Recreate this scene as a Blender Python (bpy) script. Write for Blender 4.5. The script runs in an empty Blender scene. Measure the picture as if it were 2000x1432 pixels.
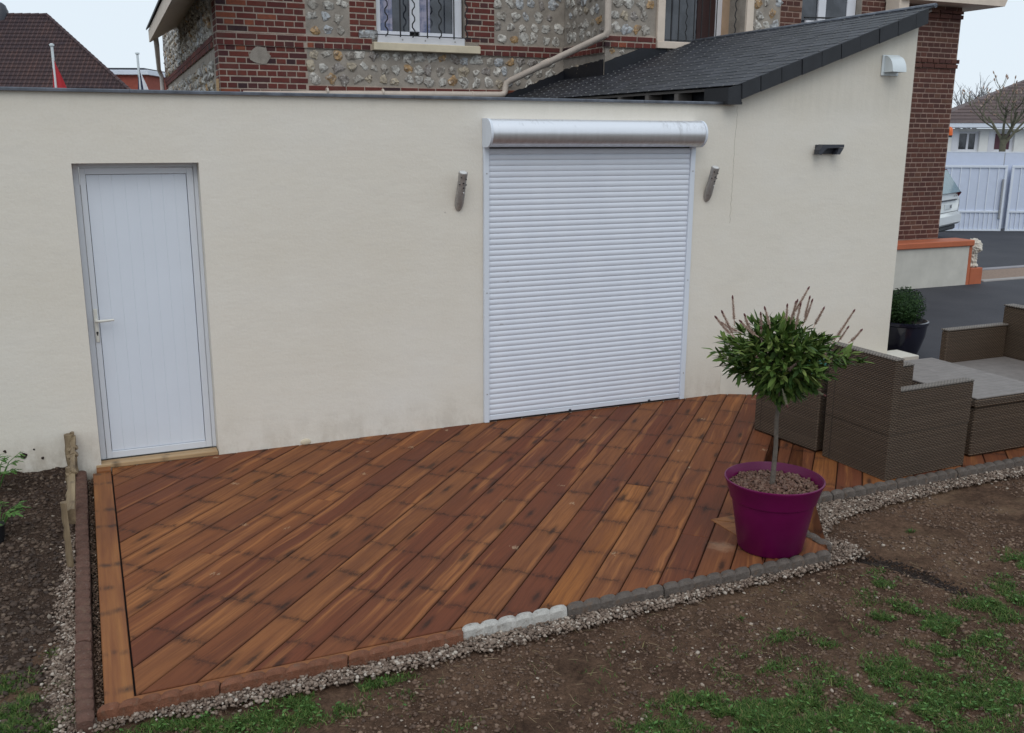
import bpy, bmesh, math, random
import numpy as np
from mathutils import Vector, Matrix, noise
random.seed(7); RS = np.random.RandomState(11)
SC = bpy.context.scene; COL = SC.collection

# ------------------------------------------------------------------ camera
R = Vector((0.915, -0.4032, 0.0)); YAW = math.radians(23.779); PIT = math.radians(13.507); ROL = math.radians(0.26)
fw = Vector((math.sin(YAW)*math.cos(PIT), math.cos(YAW)*math.cos(PIT), -math.sin(PIT)))
r0 = Vector((math.cos(YAW), -math.sin(YAW), 0)); u0 = r0.cross(fw)
rt = r0*math.cos(ROL)+u0*math.sin(ROL); up = -r0*math.sin(ROL)+u0*math.cos(ROL)
CAM = Vector((0.047, -7.202, 2.349))
cd = bpy.data.cameras.new('camera'); cam = bpy.data.objects.new('camera', cd); COL.objects.link(cam)
cam.matrix_world = Matrix(((rt.x, up.x, -fw.x, CAM.x), (rt.y, up.y, -fw.y, CAM.y), (rt.z, up.z, -fw.z, CAM.z), (0, 0, 0, 1)))
cd.sensor_width = 36; cd.lens = 1884.15/2000*36; cd.clip_start = 0.05; cd.clip_end = 900
SC.camera = cam
RH = Vector((math.cos(YAW), -math.sin(YAW), 0)); FH = Vector((math.sin(YAW), math.cos(YAW), 0))

# ------------------------------------------------------------------ world, sun, exposure
W = bpy.data.worlds.new('World'); SC.world = W; W.use_nodes = True
nt = W.node_tree; nt.nodes.clear()
sky = nt.nodes.new('ShaderNodeTexSky'); sky.sky_type = 'NISHITA'; sky.sun_disc = False
sky.sun_elevation = math.radians(60); sky.sun_rotation = math.radians(200)
bg1 = nt.nodes.new('ShaderNodeBackground'); bg1.inputs[1].default_value = 0.05
bg2 = nt.nodes.new('ShaderNodeBackground'); bg2.inputs[0].default_value = (0.79, 0.885, 0.97, 1); bg2.inputs[1].default_value = 1.02
mx = nt.nodes.new('ShaderNodeMixShader'); mx.inputs[0].default_value = 0.9
wo = nt.nodes.new('ShaderNodeOutputWorld')
nt.links.new(sky.outputs[0], bg1.inputs[0]); nt.links.new(bg1.outputs[0], mx.inputs[1]); nt.links.new(bg2.outputs[0], mx.inputs[2]); nt.links.new(mx.outputs[0], wo.inputs[0])
sd = bpy.data.lights.new('sun', 'SUN'); sd.energy = 0.85; sd.angle = math.radians(40); sd.color = (1, 0.95, 0.88)
so = bpy.data.objects.new('sun', sd); COL.objects.link(so)
so.rotation_euler = (math.radians(42), 0, math.radians(-22))
vs = SC.view_settings; SC.display_settings.display_device = 'sRGB'
vs.view_transform = 'Standard'; vs.look = 'None'; vs.gamma = 1; vs.use_curve_mapping = False; vs.exposure = 0.06

# ------------------------------------------------------------------ object helpers
def tag(o, label=None, cat=None, group=None, kind=None):
    if label: o['label'] = label
    if cat: o['category'] = cat
    if group: o['group'] = group
    if kind: o['kind'] = kind
    return o
def empty(name, label, cat, loc=(0, 0, 0), rz=0, group=None):
    o = bpy.data.objects.new(name, None); COL.objects.link(o); o.location = loc; o.rotation_euler = (0, 0, rz)
    o.empty_display_size = 0.1
    return tag(o, label, cat, group)
def link(name, me, parent=None, loc=None, rot=None, scale=None, mw=None):
    o = bpy.data.objects.new(name, me); COL.objects.link(o)
    if parent: o.parent = parent
    if loc is not None: o.location = loc
    if rot is not None: o.rotation_euler = rot
    if scale is not None: o.scale = scale
    if mw is not None: o.matrix_local = mw
    return o
class MB:
    def __init__(s): s.v = []; s.f = []
    def add(s, vs_, fs): b = len(s.v); s.v += [tuple(p) for p in vs_]; s.f += [tuple(b+i for i in f) for f in fs]; return s
    def box(s, x0, x1, y0, y1, z0, z1, c=0):
        if x0 > x1: x0, x1 = x1, x0
        if y0 > y1: y0, y1 = y1, y0
        if z0 > z1: z0, z1 = z1, z0
        if c <= 0:
            return s.add([(x, y, z) for z in (z0, z1) for y in (y0, y1) for x in (x0, x1)],
                         [(0, 2, 3, 1), (4, 5, 7, 6), (0, 1, 5, 4), (2, 6, 7, 3), (0, 4, 6, 2), (1, 3, 7, 5)])
        vs_ = []
        idx = {}
        for sx in (0, 1):
            for sy in (0, 1):
                for sz in (0, 1):
                    X = (x0, x1)[sx]; Y = (y0, y1)[sy]; Z = (z0, z1)[sz]
                    dx = c if sx == 0 else -c; dy = c if sy == 0 else -c; dz = c if sz == 0 else -c
                    for a, p in (('x', (X, Y+dy, Z+dz)), ('y', (X+dx, Y, Z+dz)), ('z', (X+dx, Y+dy, Z))):
                        idx[(sx, sy, sz, a)] = len(vs_); vs_.append(p)
        q = lambda *k: idx[k]
        fs = []
        for s0 in (0, 1):
            f = [q(s0, 0, 0, 'x'), q(s0, 1, 0, 'x'), q(s0, 1, 1, 'x'), q(s0, 0, 1, 'x')]; fs.append(f if s0 else f[::-1])
            f = [q(0, s0, 0, 'y'), q(1, s0, 0, 'y'), q(1, s0, 1, 'y'), q(0, s0, 1, 'y')]; fs.append(f[::-1] if s0 else f)
            f = [q(0, 0, s0, 'z'), q(1, 0, s0, 'z'), q(1, 1, s0, 'z'), q(0, 1, s0, 'z')]; fs.append(f if s0 else f[::-1])
        for a in (0, 1):
            for b in (0, 1):
                fs.append([q(0, a, b, 'y'), q(1, a, b, 'y'), q(1, a, b, 'z'), q(0, a, b, 'z')])
                fs.append([q(a, 0, b, 'x'), q(a, 1, b, 'x'), q(a, 1, b, 'z'), q(a, 0, b, 'z')])
                fs.append([q(a, b, 0, 'x'), q(a, b, 1, 'x'), q(a, b, 1, 'y'), q(a, b, 0, 'y')])
                for d in (0, 1): fs.append([q(a, b, d, 'x'), q(a, b, d, 'y'), q(a, b, d, 'z')])
        return s.add(vs_, fs)
    def prism(s, poly, a, b, axis='z'):
        n = len(poly)
        def P(p, t):
            return {'z': (p[0], p[1], t), 'y': (p[0], t, p[1]), 'x': (t, p[0], p[1])}[axis]
        return s.add([P(p, a) for p in poly]+[P(p, b) for p in poly],
                     [tuple(range(n))[::-1], tuple(range(n, 2*n))]+[(i, (i+1) % n, n+(i+1) % n, n+i) for i in range(n)])
    def tube(s, pts, r, seg=8, cap=True):
        pts = [Vector(p) for p in pts]; n = len(pts); rr = r if isinstance(r, (list, tuple)) else [r]*n
        base = len(s.v); ref = None
        for i, p in enumerate(pts):
            t = (pts[min(i+1, n-1)]-pts[max(i-1, 0)]).normalized()
            if ref is None: ref = t.orthogonal().normalized()
            else: ref = (ref-t*ref.dot(t)).normalized()
            bb = t.cross(ref)
            for k in range(seg):
                a = 2*math.pi*k/seg; s.v.append(tuple(p+(ref*math.cos(a)+bb*math.sin(a))*rr[i]))
        for i in range(n-1):
            for k in range(seg):
                a = base+i*seg+k; b = base+i*seg+(k+1) % seg; s.f.append((a, b, b+seg, a+seg))
        if cap:
            s.f.append(tuple(range(base, base+seg))[::-1]); s.f.append(tuple(range(base+(n-1)*seg, base+n*seg)))
        return s
    def lathe(s, prof, seg=32, c=(0, 0, 0), cap=True):
        base = len(s.v)
        for (r, z) in prof:
            for k in range(seg):
                a = 2*math.pi*k/seg; s.v.append((c[0]+r*math.cos(a), c[1]+r*math.sin(a), c[2]+z))
        for i in range(len(prof)-1):
            for k in range(seg):
                a = base+i*seg+k; b = base+i*seg+(k+1) % seg; s.f.append((a, b, b+seg, a+seg))
        if cap:
            s.f.append(tuple(range(base, base+seg))[::-1]); s.f.append(tuple(range(base+(len(prof)-1)*seg, base+len(prof)*seg)))
        return s
    def mesh(s, name, mat, smooth=False):
        me = bpy.data.meshes.new(name); me.from_pydata(s.v, [], s.f); me.materials.append(mat)
        bm = bmesh.new(); bm.from_mesh(me); bmesh.ops.recalc_face_normals(bm, faces=bm.faces); bm.to_mesh(me); bm.free()
        if smooth:
            me.shade_smooth()
            if smooth != 'all':
                try: me.set_sharp_from_angle(angle=math.radians(40))
                except Exception: pass
        return me
    def obj(s, name, mat, parent=None, smooth=False, **k):
        return link(name, s.mesh(name, mat, smooth), parent, **k)
def npmesh(name, V, F, mat, smooth=False):
    V = np.asarray(V, np.float32); F = np.asarray(F, np.int32); n, k = F.shape
    me = bpy.data.meshes.new(name); me.vertices.add(len(V)); me.vertices.foreach_set('co', V.ravel())
    me.loops.add(n*k); me.loops.foreach_set('vertex_index', F.ravel())
    me.polygons.add(n); me.polygons.foreach_set('loop_start', np.arange(0, n*k, k, dtype=np.int32))
    me.polygons.foreach_set('loop_total', np.full(n, k, np.int32))
    if smooth: me.polygons.foreach_set('use_smooth', np.ones(n, bool))
    me.update(calc_edges=True); me.validate(); me.materials.append(mat); return me
def _h(i, j, s): 
    n = (i*374761393+j*668265263+s*1442695041) & 0xffffffff
    n = ((n ^ (n >> 13))*1274126177) & 0xffffffff
    return ((n ^ (n >> 16)) & 0xffff)/65535.0
def vnoise(x, y, s=0):
    xi = np.floor(x).astype(np.int64); yi = np.floor(y).astype(np.int64); fx = x-xi; fy = y-yi
    fx = fx*fx*(3-2*fx); fy = fy*fy*(3-2*fy)
    a = _h(xi, yi, s); b = _h(xi+1, yi, s); c = _h(xi, yi+1, s); d = _h(xi+1, yi+1, s)
    return (a*(1-fx)+b*fx)*(1-fy)+(c*(1-fx)+d*fx)*fy
def fbm(x, y, s=0, o=4):
    t = 0; a = .5
    for k in range(o): t = t+a*vnoise(x*2**k, y*2**k, s+k*17); a *= .5
    return t

# ------------------------------------------------------------------ materials
class NG:
    def __init__(s, name, rough=.8, col=(.5, .5, .5), metal=0, spec=.5):
        s.m = bpy.data.materials.new(name); s.m.use_nodes = True; s.nt = s.m.node_tree
        s.b = s.nt.nodes['Principled BSDF']; s.b.inputs['Roughness'].default_value = rough
        s.b.inputs['Base Color'].default_value = (*col, 1); s.b.inputs['Metallic'].default_value = metal
        s.b.inputs['Specular IOR Level'].default_value = spec
    def n(s, t, ins=None, out=0, **at):
        n = s.nt.nodes.new('ShaderNode'+t)
        for k, v in at.items(): setattr(n, k, v)
        for k, v in (ins or {}).items():
            if isinstance(v, bpy.types.NodeSocket): s.nt.links.new(v, n.inputs[k])
            else:
                if isinstance(v, (tuple, list)) and len(v) == 3 and n.inputs[k].type == 'RGBA': v = (*v, 1)
                n.inputs[k].default_value = v
        return n.outputs[out]
    def m_(s, op, a, b=0.0, c=0.0, clamp=False): return s.n('Math', {0: a, 1: b, 2: c}, operation=op, use_clamp=clamp)
    def noise(s, vec, scale=5, det=4, rough=.5, out=0, dist=0): return s.n('TexNoise', {'Vector': vec, 'Scale': scale, 'Detail': det, 'Roughness': rough, 'Distortion': dist}, out)
    def map(s, vec, sc=(1, 1, 1), loc=(0, 0, 0), rot=(0, 0, 0)): return s.n('Mapping', {'Vector': vec, 'Scale': sc, 'Location': loc, 'Rotation': rot})
    def ramp(s, f, stops, interp='LINEAR'):
        n = s.nt.nodes.new('ShaderNodeValToRGB'); s.nt.links.new(f, n.inputs[0]); cr = n.color_ramp; cr.interpolation = interp
        while len(cr.elements) < len(stops): cr.elements.new(.5)
        for e, (p, c) in zip(cr.elements, stops):
            e.position = p; e.color = (c, c, c, 1) if isinstance(c, (int, float)) else (*c, 1)
        return n.outputs[0]
    def mix(s, f, a, b, bt='MIX'): return s.n('MixRGB', {0: f, 1: a, 2: b}, blend_type=bt)
    def obj(s): return s.n('TexCoord', out=3)
    def pos(s): return s.n('NewGeometry', out=0)
    def island(s):
        g = s.nt.nodes.new('ShaderNodeNewGeometry'); return g.outputs['Random Per Island']
    def orand(s): return s.n('ObjectInfo', out=5)
    def rnd(s): return s.m_('FRACT', s.m_('ADD', s.orand(), s.island()))
    def set(s, k, v): s.nt.links.new(v, s.b.inputs[k]); return s
    def bump(s, h, strength=.3, dist=.01, prev=None):
        ins = {'Height': h, 'Strength': strength, 'Distance': dist}
        if prev is not None: ins['Normal'] = prev
        o = s.n('Bump', ins); s.nt.links.new(o, s.b.inputs['Normal']); return o
def plain(name, col, rough=.5, metal=0, spec=.5, var=.08, sc=6, bump=0):
    g = NG(name, rough, col, metal, spec); v = g.obj(); n = g.noise(v, sc, 5, .6)
    lo = tuple(c*(1-var) for c in col); hi = tuple(min(1, c*(1+var)) for c in col)
    g.set('Base Color', g.ramp(n, [(.3, lo), (.7, hi)]))
    g.set('Roughness', g.m_('ADD', g.m_('MULTIPLY', g.noise(v, sc*3, 3), .15), rough-.07))
    if bump: g.bump(g.noise(v, sc*12, 3), bump, .003)
    return g.m

def mk_render():
    g = NG('cream_render', .92, spec=.2); p = g.pos()
    big = g.noise(g.map(p, (.6, .6, .9)), 1.2, 5, .6); c = g.ramp(big, [(.3, (.69, .640, .556)), (.55, (.72, .676, .602)), (.75, (.735, .70, .64))])
    tr = g.noise(g.map(p, (1.5, 1.5, 5)), 3, 6, .65)
    c = g.mix(g.ramp(tr, [(.50, 0), (.8, .3)]), c, (.61, .58, .53))
    fine = g.noise(p, 60, 3, .6); c = g.mix(.12, c, fine, 'OVERLAY')
    z = g.n('SeparateXYZ', {0: p}, 2); low = g.n('MapRange', {0: z, 1: .0, 2: .32, 3: 1, 4: 0})
    st = g.m_('MULTIPLY', low, g.ramp(g.noise(g.map(p, (1, 1, .6)), 7, 6, .7), [(.42, 0), (.62, 1)]))
    lx = g.n('MapRange', {0: g.n('SeparateXYZ', {0: p}, 0), 1: -.3, 2: .3, 3: .7, 4: .28}); c = g.mix(g.m_('MULTIPLY', st, lx), c, (.33, .27, .20))
    sp = g.n('TexVoronoi', {'Vector': p, 'Scale': 2.6}); dots = g.m_('LESS_THAN', sp, .018)
    c = g.mix(g.m_('MULTIPLY', dots, .4), c, (.25, .22, .19))
    top = g.n('MapRange', {0: z, 1: 2.45, 2: 2.62, 3: 0, 4: 1}); rn = g.noise(g.map(p, (9, 9, .5)), 2, 4, .6)
    c = g.mix(g.m_('MULTIPLY', g.m_('MULTIPLY', top, rn), .35), c, (.42, .4, .34))
    g.set('Base Color', c)
    b1 = g.bump(g.noise(g.map(p, (1, 1, 2.0)), 4, 5, .6), .2, .02)
    b2 = g.bump(g.noise(p, 38, 4, .7), .35, .004, b1)
    g.bump(g.noise(g.map(p, (1, 1, 3)), 160, 2, .6), .25, .0015, b2)
    return g.m
RENDER = mk_render()

def mk_wood():
    g = NG('stained_pine', .68, spec=.12); o = g.obj(); r = g.orand()
    off = g.n('CombineXYZ', {0: g.m_('MULTIPLY', r, 37.0), 1: g.m_('MULTIPLY', r, 11.0), 2: g.m_('MULTIPLY', r, 23.0)})
    v = g.n('VectorMath', {0: o, 1: off}, operation='ADD')
    wob = g.noise(g.map(v, (2.0, 3, 1)), 1, 2)
    vw = g.n('VectorMath', {0: v, 1: g.n('CombineXYZ', {0: 0, 1: g.m_('MULTIPLY', wob, .06), 2: 0})}, operation='ADD')
    grain = g.noise(g.map(vw, (1.6, 55, 1)), 1, 8, .72)
    fine = g.noise(g.map(vw, (8, 260, 1)), 1, 3, .6)
    streak = g.noise(g.map(vw, (.7, 16, 1)), 1, 4, .55)
    base = g.ramp(r, [(0, (.240, .088, .035)), (.16, (.195, .070, .031)), (.30, (.275, .110, .042)), (.44, (.215, .079, .033)), (.58, (.310, .120, .036)), (.68, (.160, .052, .027)), (.78, (.255, .101, .040)), (.90, (.200, .070, .033))], 'CONSTANT')
    patchy = g.noise(g.map(v, (1.3, 5, 1)), 1, 4, .6)
    c = g.mix(g.ramp(patchy, [(.35, 0), (.7, .75)]), base, (.115, .038, .021))
    c = g.mix(g.ramp(streak, [(.55, 0), (.66, .65)]), c, (.38, .155, .055))
    c = g.mix(g.m_('MULTIPLY', g.ramp(grain, [(.34, 1), (.56, 0)]), .6), c, (.080, .028, .016))
    c = g.mix(.18, c, fine, 'OVERLAY')
    sx = g.n('SeparateXYZ', {0: v}, 0); sy = g.n('SeparateXYZ', {0: v}, 1)
    # whorls of knots: dark smears that run across the board every 40-60 cm
    nx = g.noise(g.map(v, (3, 14, 1)), 1, 7, .8)
    xx = g.m_('ADD', sx, g.m_('MULTIPLY', nx, .11))
    cv = g.n('CombineXYZ', {0: g.m_('MULTIPLY', xx, 2.1), 1: g.m_('MULTIPLY', r, 91.0), 2: 0})
    d1 = g.n('TexVoronoi', {'Vector': cv, 'Scale': 1.0, 'Randomness': .75}, voronoi_dimensions='2D')
    d1 = g.n('TexVoronoi', {'W': g.m_('ADD', g.m_('MULTIPLY', xx, 1.8), g.m_('MULTIPLY', r, 91.0)), 'Scale': 1.0, 'Randomness': .8}, voronoi_dimensions='1D')
    vn = s_ = g.nt.nodes.new('ShaderNodeTexVoronoi'); vn.voronoi_dimensions = '1D'; g.nt.links.new(g.m_('ADD', g.m_('MULTIPLY', xx, 1.8), g.m_('MULTIPLY', r, 91.0)), vn.inputs['W']); vn.inputs['Scale'].default_value = 1.0; vn.inputs['Randomness'].default_value = .8; vn.feature = 'DISTANCE_TO_EDGE'
    seg = g.nt.nodes.new('ShaderNodeTexVoronoi'); seg.voronoi_dimensions = '1D'; g.nt.links.new(g.m_('ADD', g.m_('MULTIPLY', xx, 1.8), g.m_('MULTIPLY', r, 91.0)), seg.inputs['W']); seg.inputs['Scale'].default_value = 1.0; seg.inputs['Randomness'].default_value = .8
    tone = g.n('SeparateXYZ', {0: seg.outputs['Color']}, 0)
    c = g.mix(g.m_('MULTIPLY', tone, .20), c, (.115, .038, .022)); t2 = g.n('SeparateXYZ', {0: seg.outputs['Color']}, 1); c = g.mix(g.m_('MULTIPLY', g.ramp(t2, [(.6, 0), (1, 1)]), .16), c, (.33, .14, .055))
    ed = vn.outputs['Distance']
    pat = g.ramp(g.noise(g.map(v, (6, 26, 1)), 1, 4, .7), [(.36, 0), (.55, 1)])
    line = g.m_('MULTIPLY', g.ramp(ed, [(0, .75), (.010, .5), (.030, 0)]), g.ramp(g.noise(g.map(v, (3, 26, 1)), 1, 6, .8), [(.44, .0), (.52, 1)]))
    blot = g.m_('MULTIPLY', g.ramp(ed, [(0, .95), (.035, .55), (.085, 0)]), g.ramp(g.noise(g.map(v, (9, 24, 1), (7, 3, 0)), 1, 8, .82), [(.51, 0), (.56, .95)]))
    k = g.m_('MAXIMUM', line, blot); soft = g.m_('MULTIPLY', g.m_('MULTIPLY', g.ramp(ed, [(0, 1), (.13, 0)]), pat), .32)
    c = g.mix(soft, c, (.070, .028, .018)); c = g.mix(g.m_('MULTIPLY', k, .85), c, (.028, .016, .013))
    kv = g.n('TexVoronoi', {'Vector': g.map(v, (1.05, 4.6, 1)), 'Scale': 1.0, 'Randomness': 1}, voronoi_dimensions='2D')
    kd = g.m_('ADD', kv, g.m_('MULTIPLY', g.noise(g.map(v, (34, 60, 1)), 1, 4, .7), .11))
    c = g.mix(g.ramp(kd, [(.09, .8), (.125, .35), (.19, 0)]), c, (.032, .018, .014))
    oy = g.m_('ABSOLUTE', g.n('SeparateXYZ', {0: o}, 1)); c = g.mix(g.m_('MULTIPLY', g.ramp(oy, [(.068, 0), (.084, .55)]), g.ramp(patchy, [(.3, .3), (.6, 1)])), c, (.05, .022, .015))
    # pale bleached patch on the boards beside the pot, with a ragged edge
    pp = g.pos(); dxy = g.n('VectorMath', {0: g.map(pp, (1, 1, 0)), 1: (3.30, -2.88, 0)}, operation='SUBTRACT'); ln_ = g.nt.nodes.new('ShaderNodeVectorMath'); ln_.operation = 'LENGTH'; g.nt.links.new(dxy, ln_.inputs[0])
    pm = g.ramp(g.m_('ADD', ln_.outputs['Value'], g.m_('MULTIPLY', g.noise(pp, 16, 6, .75), .16)), [(.11, .42), (.17, 0)]); c = g.mix(pm, c, (.40, .25, .16))
    # worn pale scuffs
    sc = g.n('TexVoronoi', {'Vector': g.map(g.pos(), (1.2, 1.2, 1), rot=(0, 0, -.81)), 'Scale': 1.0}, voronoi_dimensions='2D')
    sc2 = g.m_('LESS_THAN', g.m_('ADD', sc, g.m_('MULTIPLY', g.noise(g.map(v, (26, 60, 1)), 1, 5, .75), .22)), .125)
    c = g.mix(g.m_('MULTIPLY', sc2, .55), c, (.42, .30, .19))
    g.set('Base Color', c)
    g.set('Roughness', g.n('MapRange', {0: patchy, 1: .3, 2: .7, 3: .72, 4: .55}))
    b = g.bump(grain, .25, .004); g.bump(g.m_('SUBTRACT', 1.0, k), .2, .003, b)
    return g.m
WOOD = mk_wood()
def mk_wood_light(name, cols):
    g = NG(name, .6, spec=.3); o = g.obj(); v = g.map(o, (1, 1, 1), (3.1, 0, 0))
    streak = g.noise(g.map(v, (.9, 14, 14)), 1, 5, .6); grain = g.noise(g.map(v, (2, 90, 90)), 1, 4)
    c = g.ramp(streak, [(.3, cols[0]), (.5, cols[1]), (.72, cols[2])])
    c = g.mix(g.m_('MULTIPLY', g.ramp(grain, [(.3, 1), (.6, 0)]), .3), c, cols[0])
    xx = g.m_('ADD', g.n('SeparateXYZ', {0: v}, 0), g.m_('MULTIPLY', g.noise(g.map(v, (3, 12, 1)), 1, 3), .1))
    d1 = g.n('TexVoronoi', {'W': g.m_('MULTIPLY', xx, 2.6), 'Scale': 1.0, 'Randomness': .8}, voronoi_dimensions='1D')
    pat = g.ramp(g.noise(g.map(v, (4, 16, 1)), 1, 4, .65), [(.40, 0), (.6, 1)])
    k = g.m_('MULTIPLY', g.m_('MULTIPLY', g.ramp(d1, [(0, 1), (.03, .8), (.1, 0)]), pat), .8)
    c = g.mix(k, c, (.03, .018, .014)); g.set('Base Color', c); g.bump(grain, .2, .003); return g.m
WOODL = mk_wood_light('border_pine', [(.14, .046, .020), (.225, .084, .028), (.31, .130, .040)])
WOODP = mk_wood_light('pale_pine', [(.28, .17, .09), (.42, .28, .15), (.5, .36, .21)])
WOODG = mk_wood_light('weathered_log', [(.09, .062, .038), (.20, .145, .088), (.32, .245, .15)])
GREYW = plain('grey_rafter', (.12, .105, .095), .8)

def mk_brick(name, stops, grime=.4):
    g = NG(name, .85, spec=.25); r = g.rnd(); p = g.pos()
    c = g.ramp(r, stops, 'CONSTANT'); n = g.noise(p, 22, 5, .65)
    c = g.mix(g.ramp(n, [(.35, 0), (.75, .55)]), c, (.075, .036, .03)); c = g.mix(.25, c, g.noise(p, 90, 3), 'OVERLAY')
    c = g.mix(g.ramp(g.noise(p, 5, 4), [(.5, 0), (.8, grime)]), c, (.13, .09, .075))
    g.set('Base Color', c); g.bump(g.noise(p, 70, 4, .7), .5, .004); return g.m
BRICK = mk_brick('red_brick', [(0, (.150, .036, .030)), (.2, (.122, .031, .029)), (.38, (.175, .044, .033)), (.52, (.085, .028, .030)), (.64, (.155, .038, .032)), (.80, (.045, .024, .030)), (.86, (.135, .034, .030)), (.965, (.29, .085, .048))])
BRICKR = mk_brick('brown_brick', [(0, (.105, .042, .032)), (.25, (.082, .034, .029)), (.5, (.12, .048, .036)), (.72, (.095, .038, .031)), (.88, (.13, .062, .044))], .25)
def mk_mortar(name, col, sc=30):
    g = NG(name, .95, spec=.15); p = g.pos(); n = g.noise(p, 6, 5, .6)
    c = g.ramp(n, [(.3, tuple(a*.72 for a in col)), (.7, tuple(a*1.12 for a in col))]); c = g.mix(.3, c, g.noise(p, 120, 2), 'OVERLAY')
    g.set('Base Color', c); g.bump(g.noise(p, sc, 5, .7), .6, .01); return g.m
MORTAR = mk_mortar('lime_mortar', (.34, .30, .26)); MORTARB = mk_mortar('brick_joint_mortar', (.42, .345, .29)); MORTARP = mk_mortar('pillar_mortar', (.32, .225, .185))
def mk_flint():
    g = NG('flint', .45, spec=.5); r = g.rnd(); p = g.pos()
    a = g.ramp(r, [(0, (.50, .48, .44)), (.22, (.36, .33, .29)), (.4, (.60, .57, .52)), (.58, (.28, .25, .23)), (.68, (.46, .39, .29)), (.8, (.44, .46, .48)), (.92, (.42, .26, .12))], 'CONSTANT')
    n = g.noise(p, 17, 4, .65, dist=.8); c = g.mix(g.ramp(n, [(.44, 0), (.6, .75)]), a, (.11, .085, .07))
    c = g.mix(g.ramp(g.noise(p, 30, 3, .6), [(.58, 0), (.68, .7)]), c, (.68, .66, .61))
    g.set('Base Color', c); g.bump(n, .8, .012); return g.m
FLINT = mk_flint()
def mk_slate():
    g = NG('slate', .55, spec=.3); r = g.rnd(); p = g.pos()
    c = g.ramp(r, [(0, (.017, .018, .024)), (.3, (.023, .024, .031)), (.6, (.015, .016, .021)), (.85, (.032, .033, .042))])
    n = g.noise(p, 14, 4); c = g.mix(g.ramp(n, [(.55, 0), (.8, .3)]), c, (.05, .048, .046)); g.set('Base Color', c)
    g.bump(g.noise(g.map(p, (1, 1, 1)), 40, 4), .25, .003); return g.m
SLATE = mk_slate(); SLATEV = plain('verge_slate', (.018, .020, .025), .6, var=.2, sc=9)
ZINC = plain('zinc_coping', (.12, .13, .155), .38, .6, var=.35, sc=12)
MEMBRANE = plain('black_membrane', (.006, .007, .012), .5, var=.3)
PVC = plain('white_pvc', (.67, .715, .79), .35, spec=.4, var=.02, sc=2); PVCD = plain('door_frame_pvc', (.65, .68, .735), .38, var=.02, sc=2)
def mk_slat():
    g = NG('shutter_slat', .45, spec=.35); p = g.pos(); n = g.noise(g.map(p, (3, 3, .7)), 2, 5)
    c = g.ramp(n, [(.3, (.655, .69, .77)), (.7, (.69, .725, .80))])
    st = g.n('TexVoronoi', {'Vector': g.map(p, (2.2, 1, 5.5)), 'Scale': 1.0})
    c = g.mix(g.m_('MULTIPLY', g.m_('LESS_THAN', g.m_('ADD', st, g.m_('MULTIPLY', g.noise(p, 30, 3), .1)), .085), .45), c, (.3, .29, .28))
    g.set('Base Color', c); return g.m
SLAT = mk_slat()
def mk_box():
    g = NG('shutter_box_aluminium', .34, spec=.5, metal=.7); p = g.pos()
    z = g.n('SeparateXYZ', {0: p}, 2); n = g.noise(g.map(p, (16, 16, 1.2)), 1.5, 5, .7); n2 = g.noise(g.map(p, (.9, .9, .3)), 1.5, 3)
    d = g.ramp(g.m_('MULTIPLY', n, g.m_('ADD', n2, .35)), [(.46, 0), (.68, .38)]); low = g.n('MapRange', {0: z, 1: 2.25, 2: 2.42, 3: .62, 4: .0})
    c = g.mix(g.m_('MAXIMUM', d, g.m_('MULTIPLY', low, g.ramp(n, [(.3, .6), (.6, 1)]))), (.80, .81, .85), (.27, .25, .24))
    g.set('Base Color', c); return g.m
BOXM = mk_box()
CREAMP = plain('cream_pipe', (.54, .46, .395), .5, var=.12, sc=5); CREAMS = plain('cream_sill', (.62, .54, .40), .7, var=.1, bump=.2); BEIGE = plain('beige_trim', (.66, .56, .47), .7, var=.08); PEACH = plain('peach_reveal', (.52, .36, .24), .8, var=.1)
IRON = plain('black_iron', (.01, .01, .012), .5); DARK = plain('dark_interior', (.012, .012, .016), .8); STEEL = plain('brushed_steel', (.36, .34, .325), .5, .45, var=.25, sc=30); LENS = plain('lamp_lens', (.6, .6, .6), .25)
ANTH = plain('anthracite', (.035, .038, .05), .45); WHITEP = plain('white_plastic', (.66, .72, .75), .4, var=.03); TRIMW = plain('white_frame', (.68, .69, .74), .4, var=.03); HANDLE = plain('cream_handle', (.66, .65, .60), .35)
def mk_glass(name, a, b, sc=3):
    g = NG(name, .06, spec=.8); p = g.pos(); n = g.noise(p, sc, 3, .5); g.set('Base Color', g.ramp(n, [(.42, a), (.58, b)])); return g.m
GLASS = mk_glass('window_glass', (.012, .014, .022), (.05, .055, .07)); CURT = mk_glass('curtained_glass', (.10, .12, .22), (.30, .28, .38), 9); GLASST = plain('teal_glass', (.09, .17, .20), .08, spec=.8, var=.2); CURTR = plain('red_curtain', (.10, .035, .05), .6)
def mk_kerb(name, col, worn=.5):
    g = NG(name, .9, spec=.2); p = g.pos(); n = g.noise(p, 18, 5, .65)
    c = g.ramp(n, [(.3, tuple(a*.75 for a in col)), (.7, tuple(min(1, a*1.2) for a in col))]); c = g.mix(.35, c, g.noise(p, 180, 3), 'OVERLAY')
    c = g.mix(g.ramp(g.noise(p, 55, 4, .6), [(.6, 0), (.72, worn)]), c, (.30, .27, .24)); c = g.mix(g.ramp(g.noise(p, 24, 5, .7), [(.55, 0), (.66, .6)]), c, (.15, .10, .07)); g.set('Base Color', c); g.bump(g.noise(p, 90, 4, .7), .9, .008); return g.m
KGREY = mk_kerb('grey_kerb', (.120, .100, .088), .35); KBROWN = mk_kerb('brown_kerb', (.185, .078, .046), .2); KWHITE = mk_kerb('white_kerb', (.46, .44, .41), .0); KRED = mk_kerb('reddish_kerb', (.125, .068, .052), .25)
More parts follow.
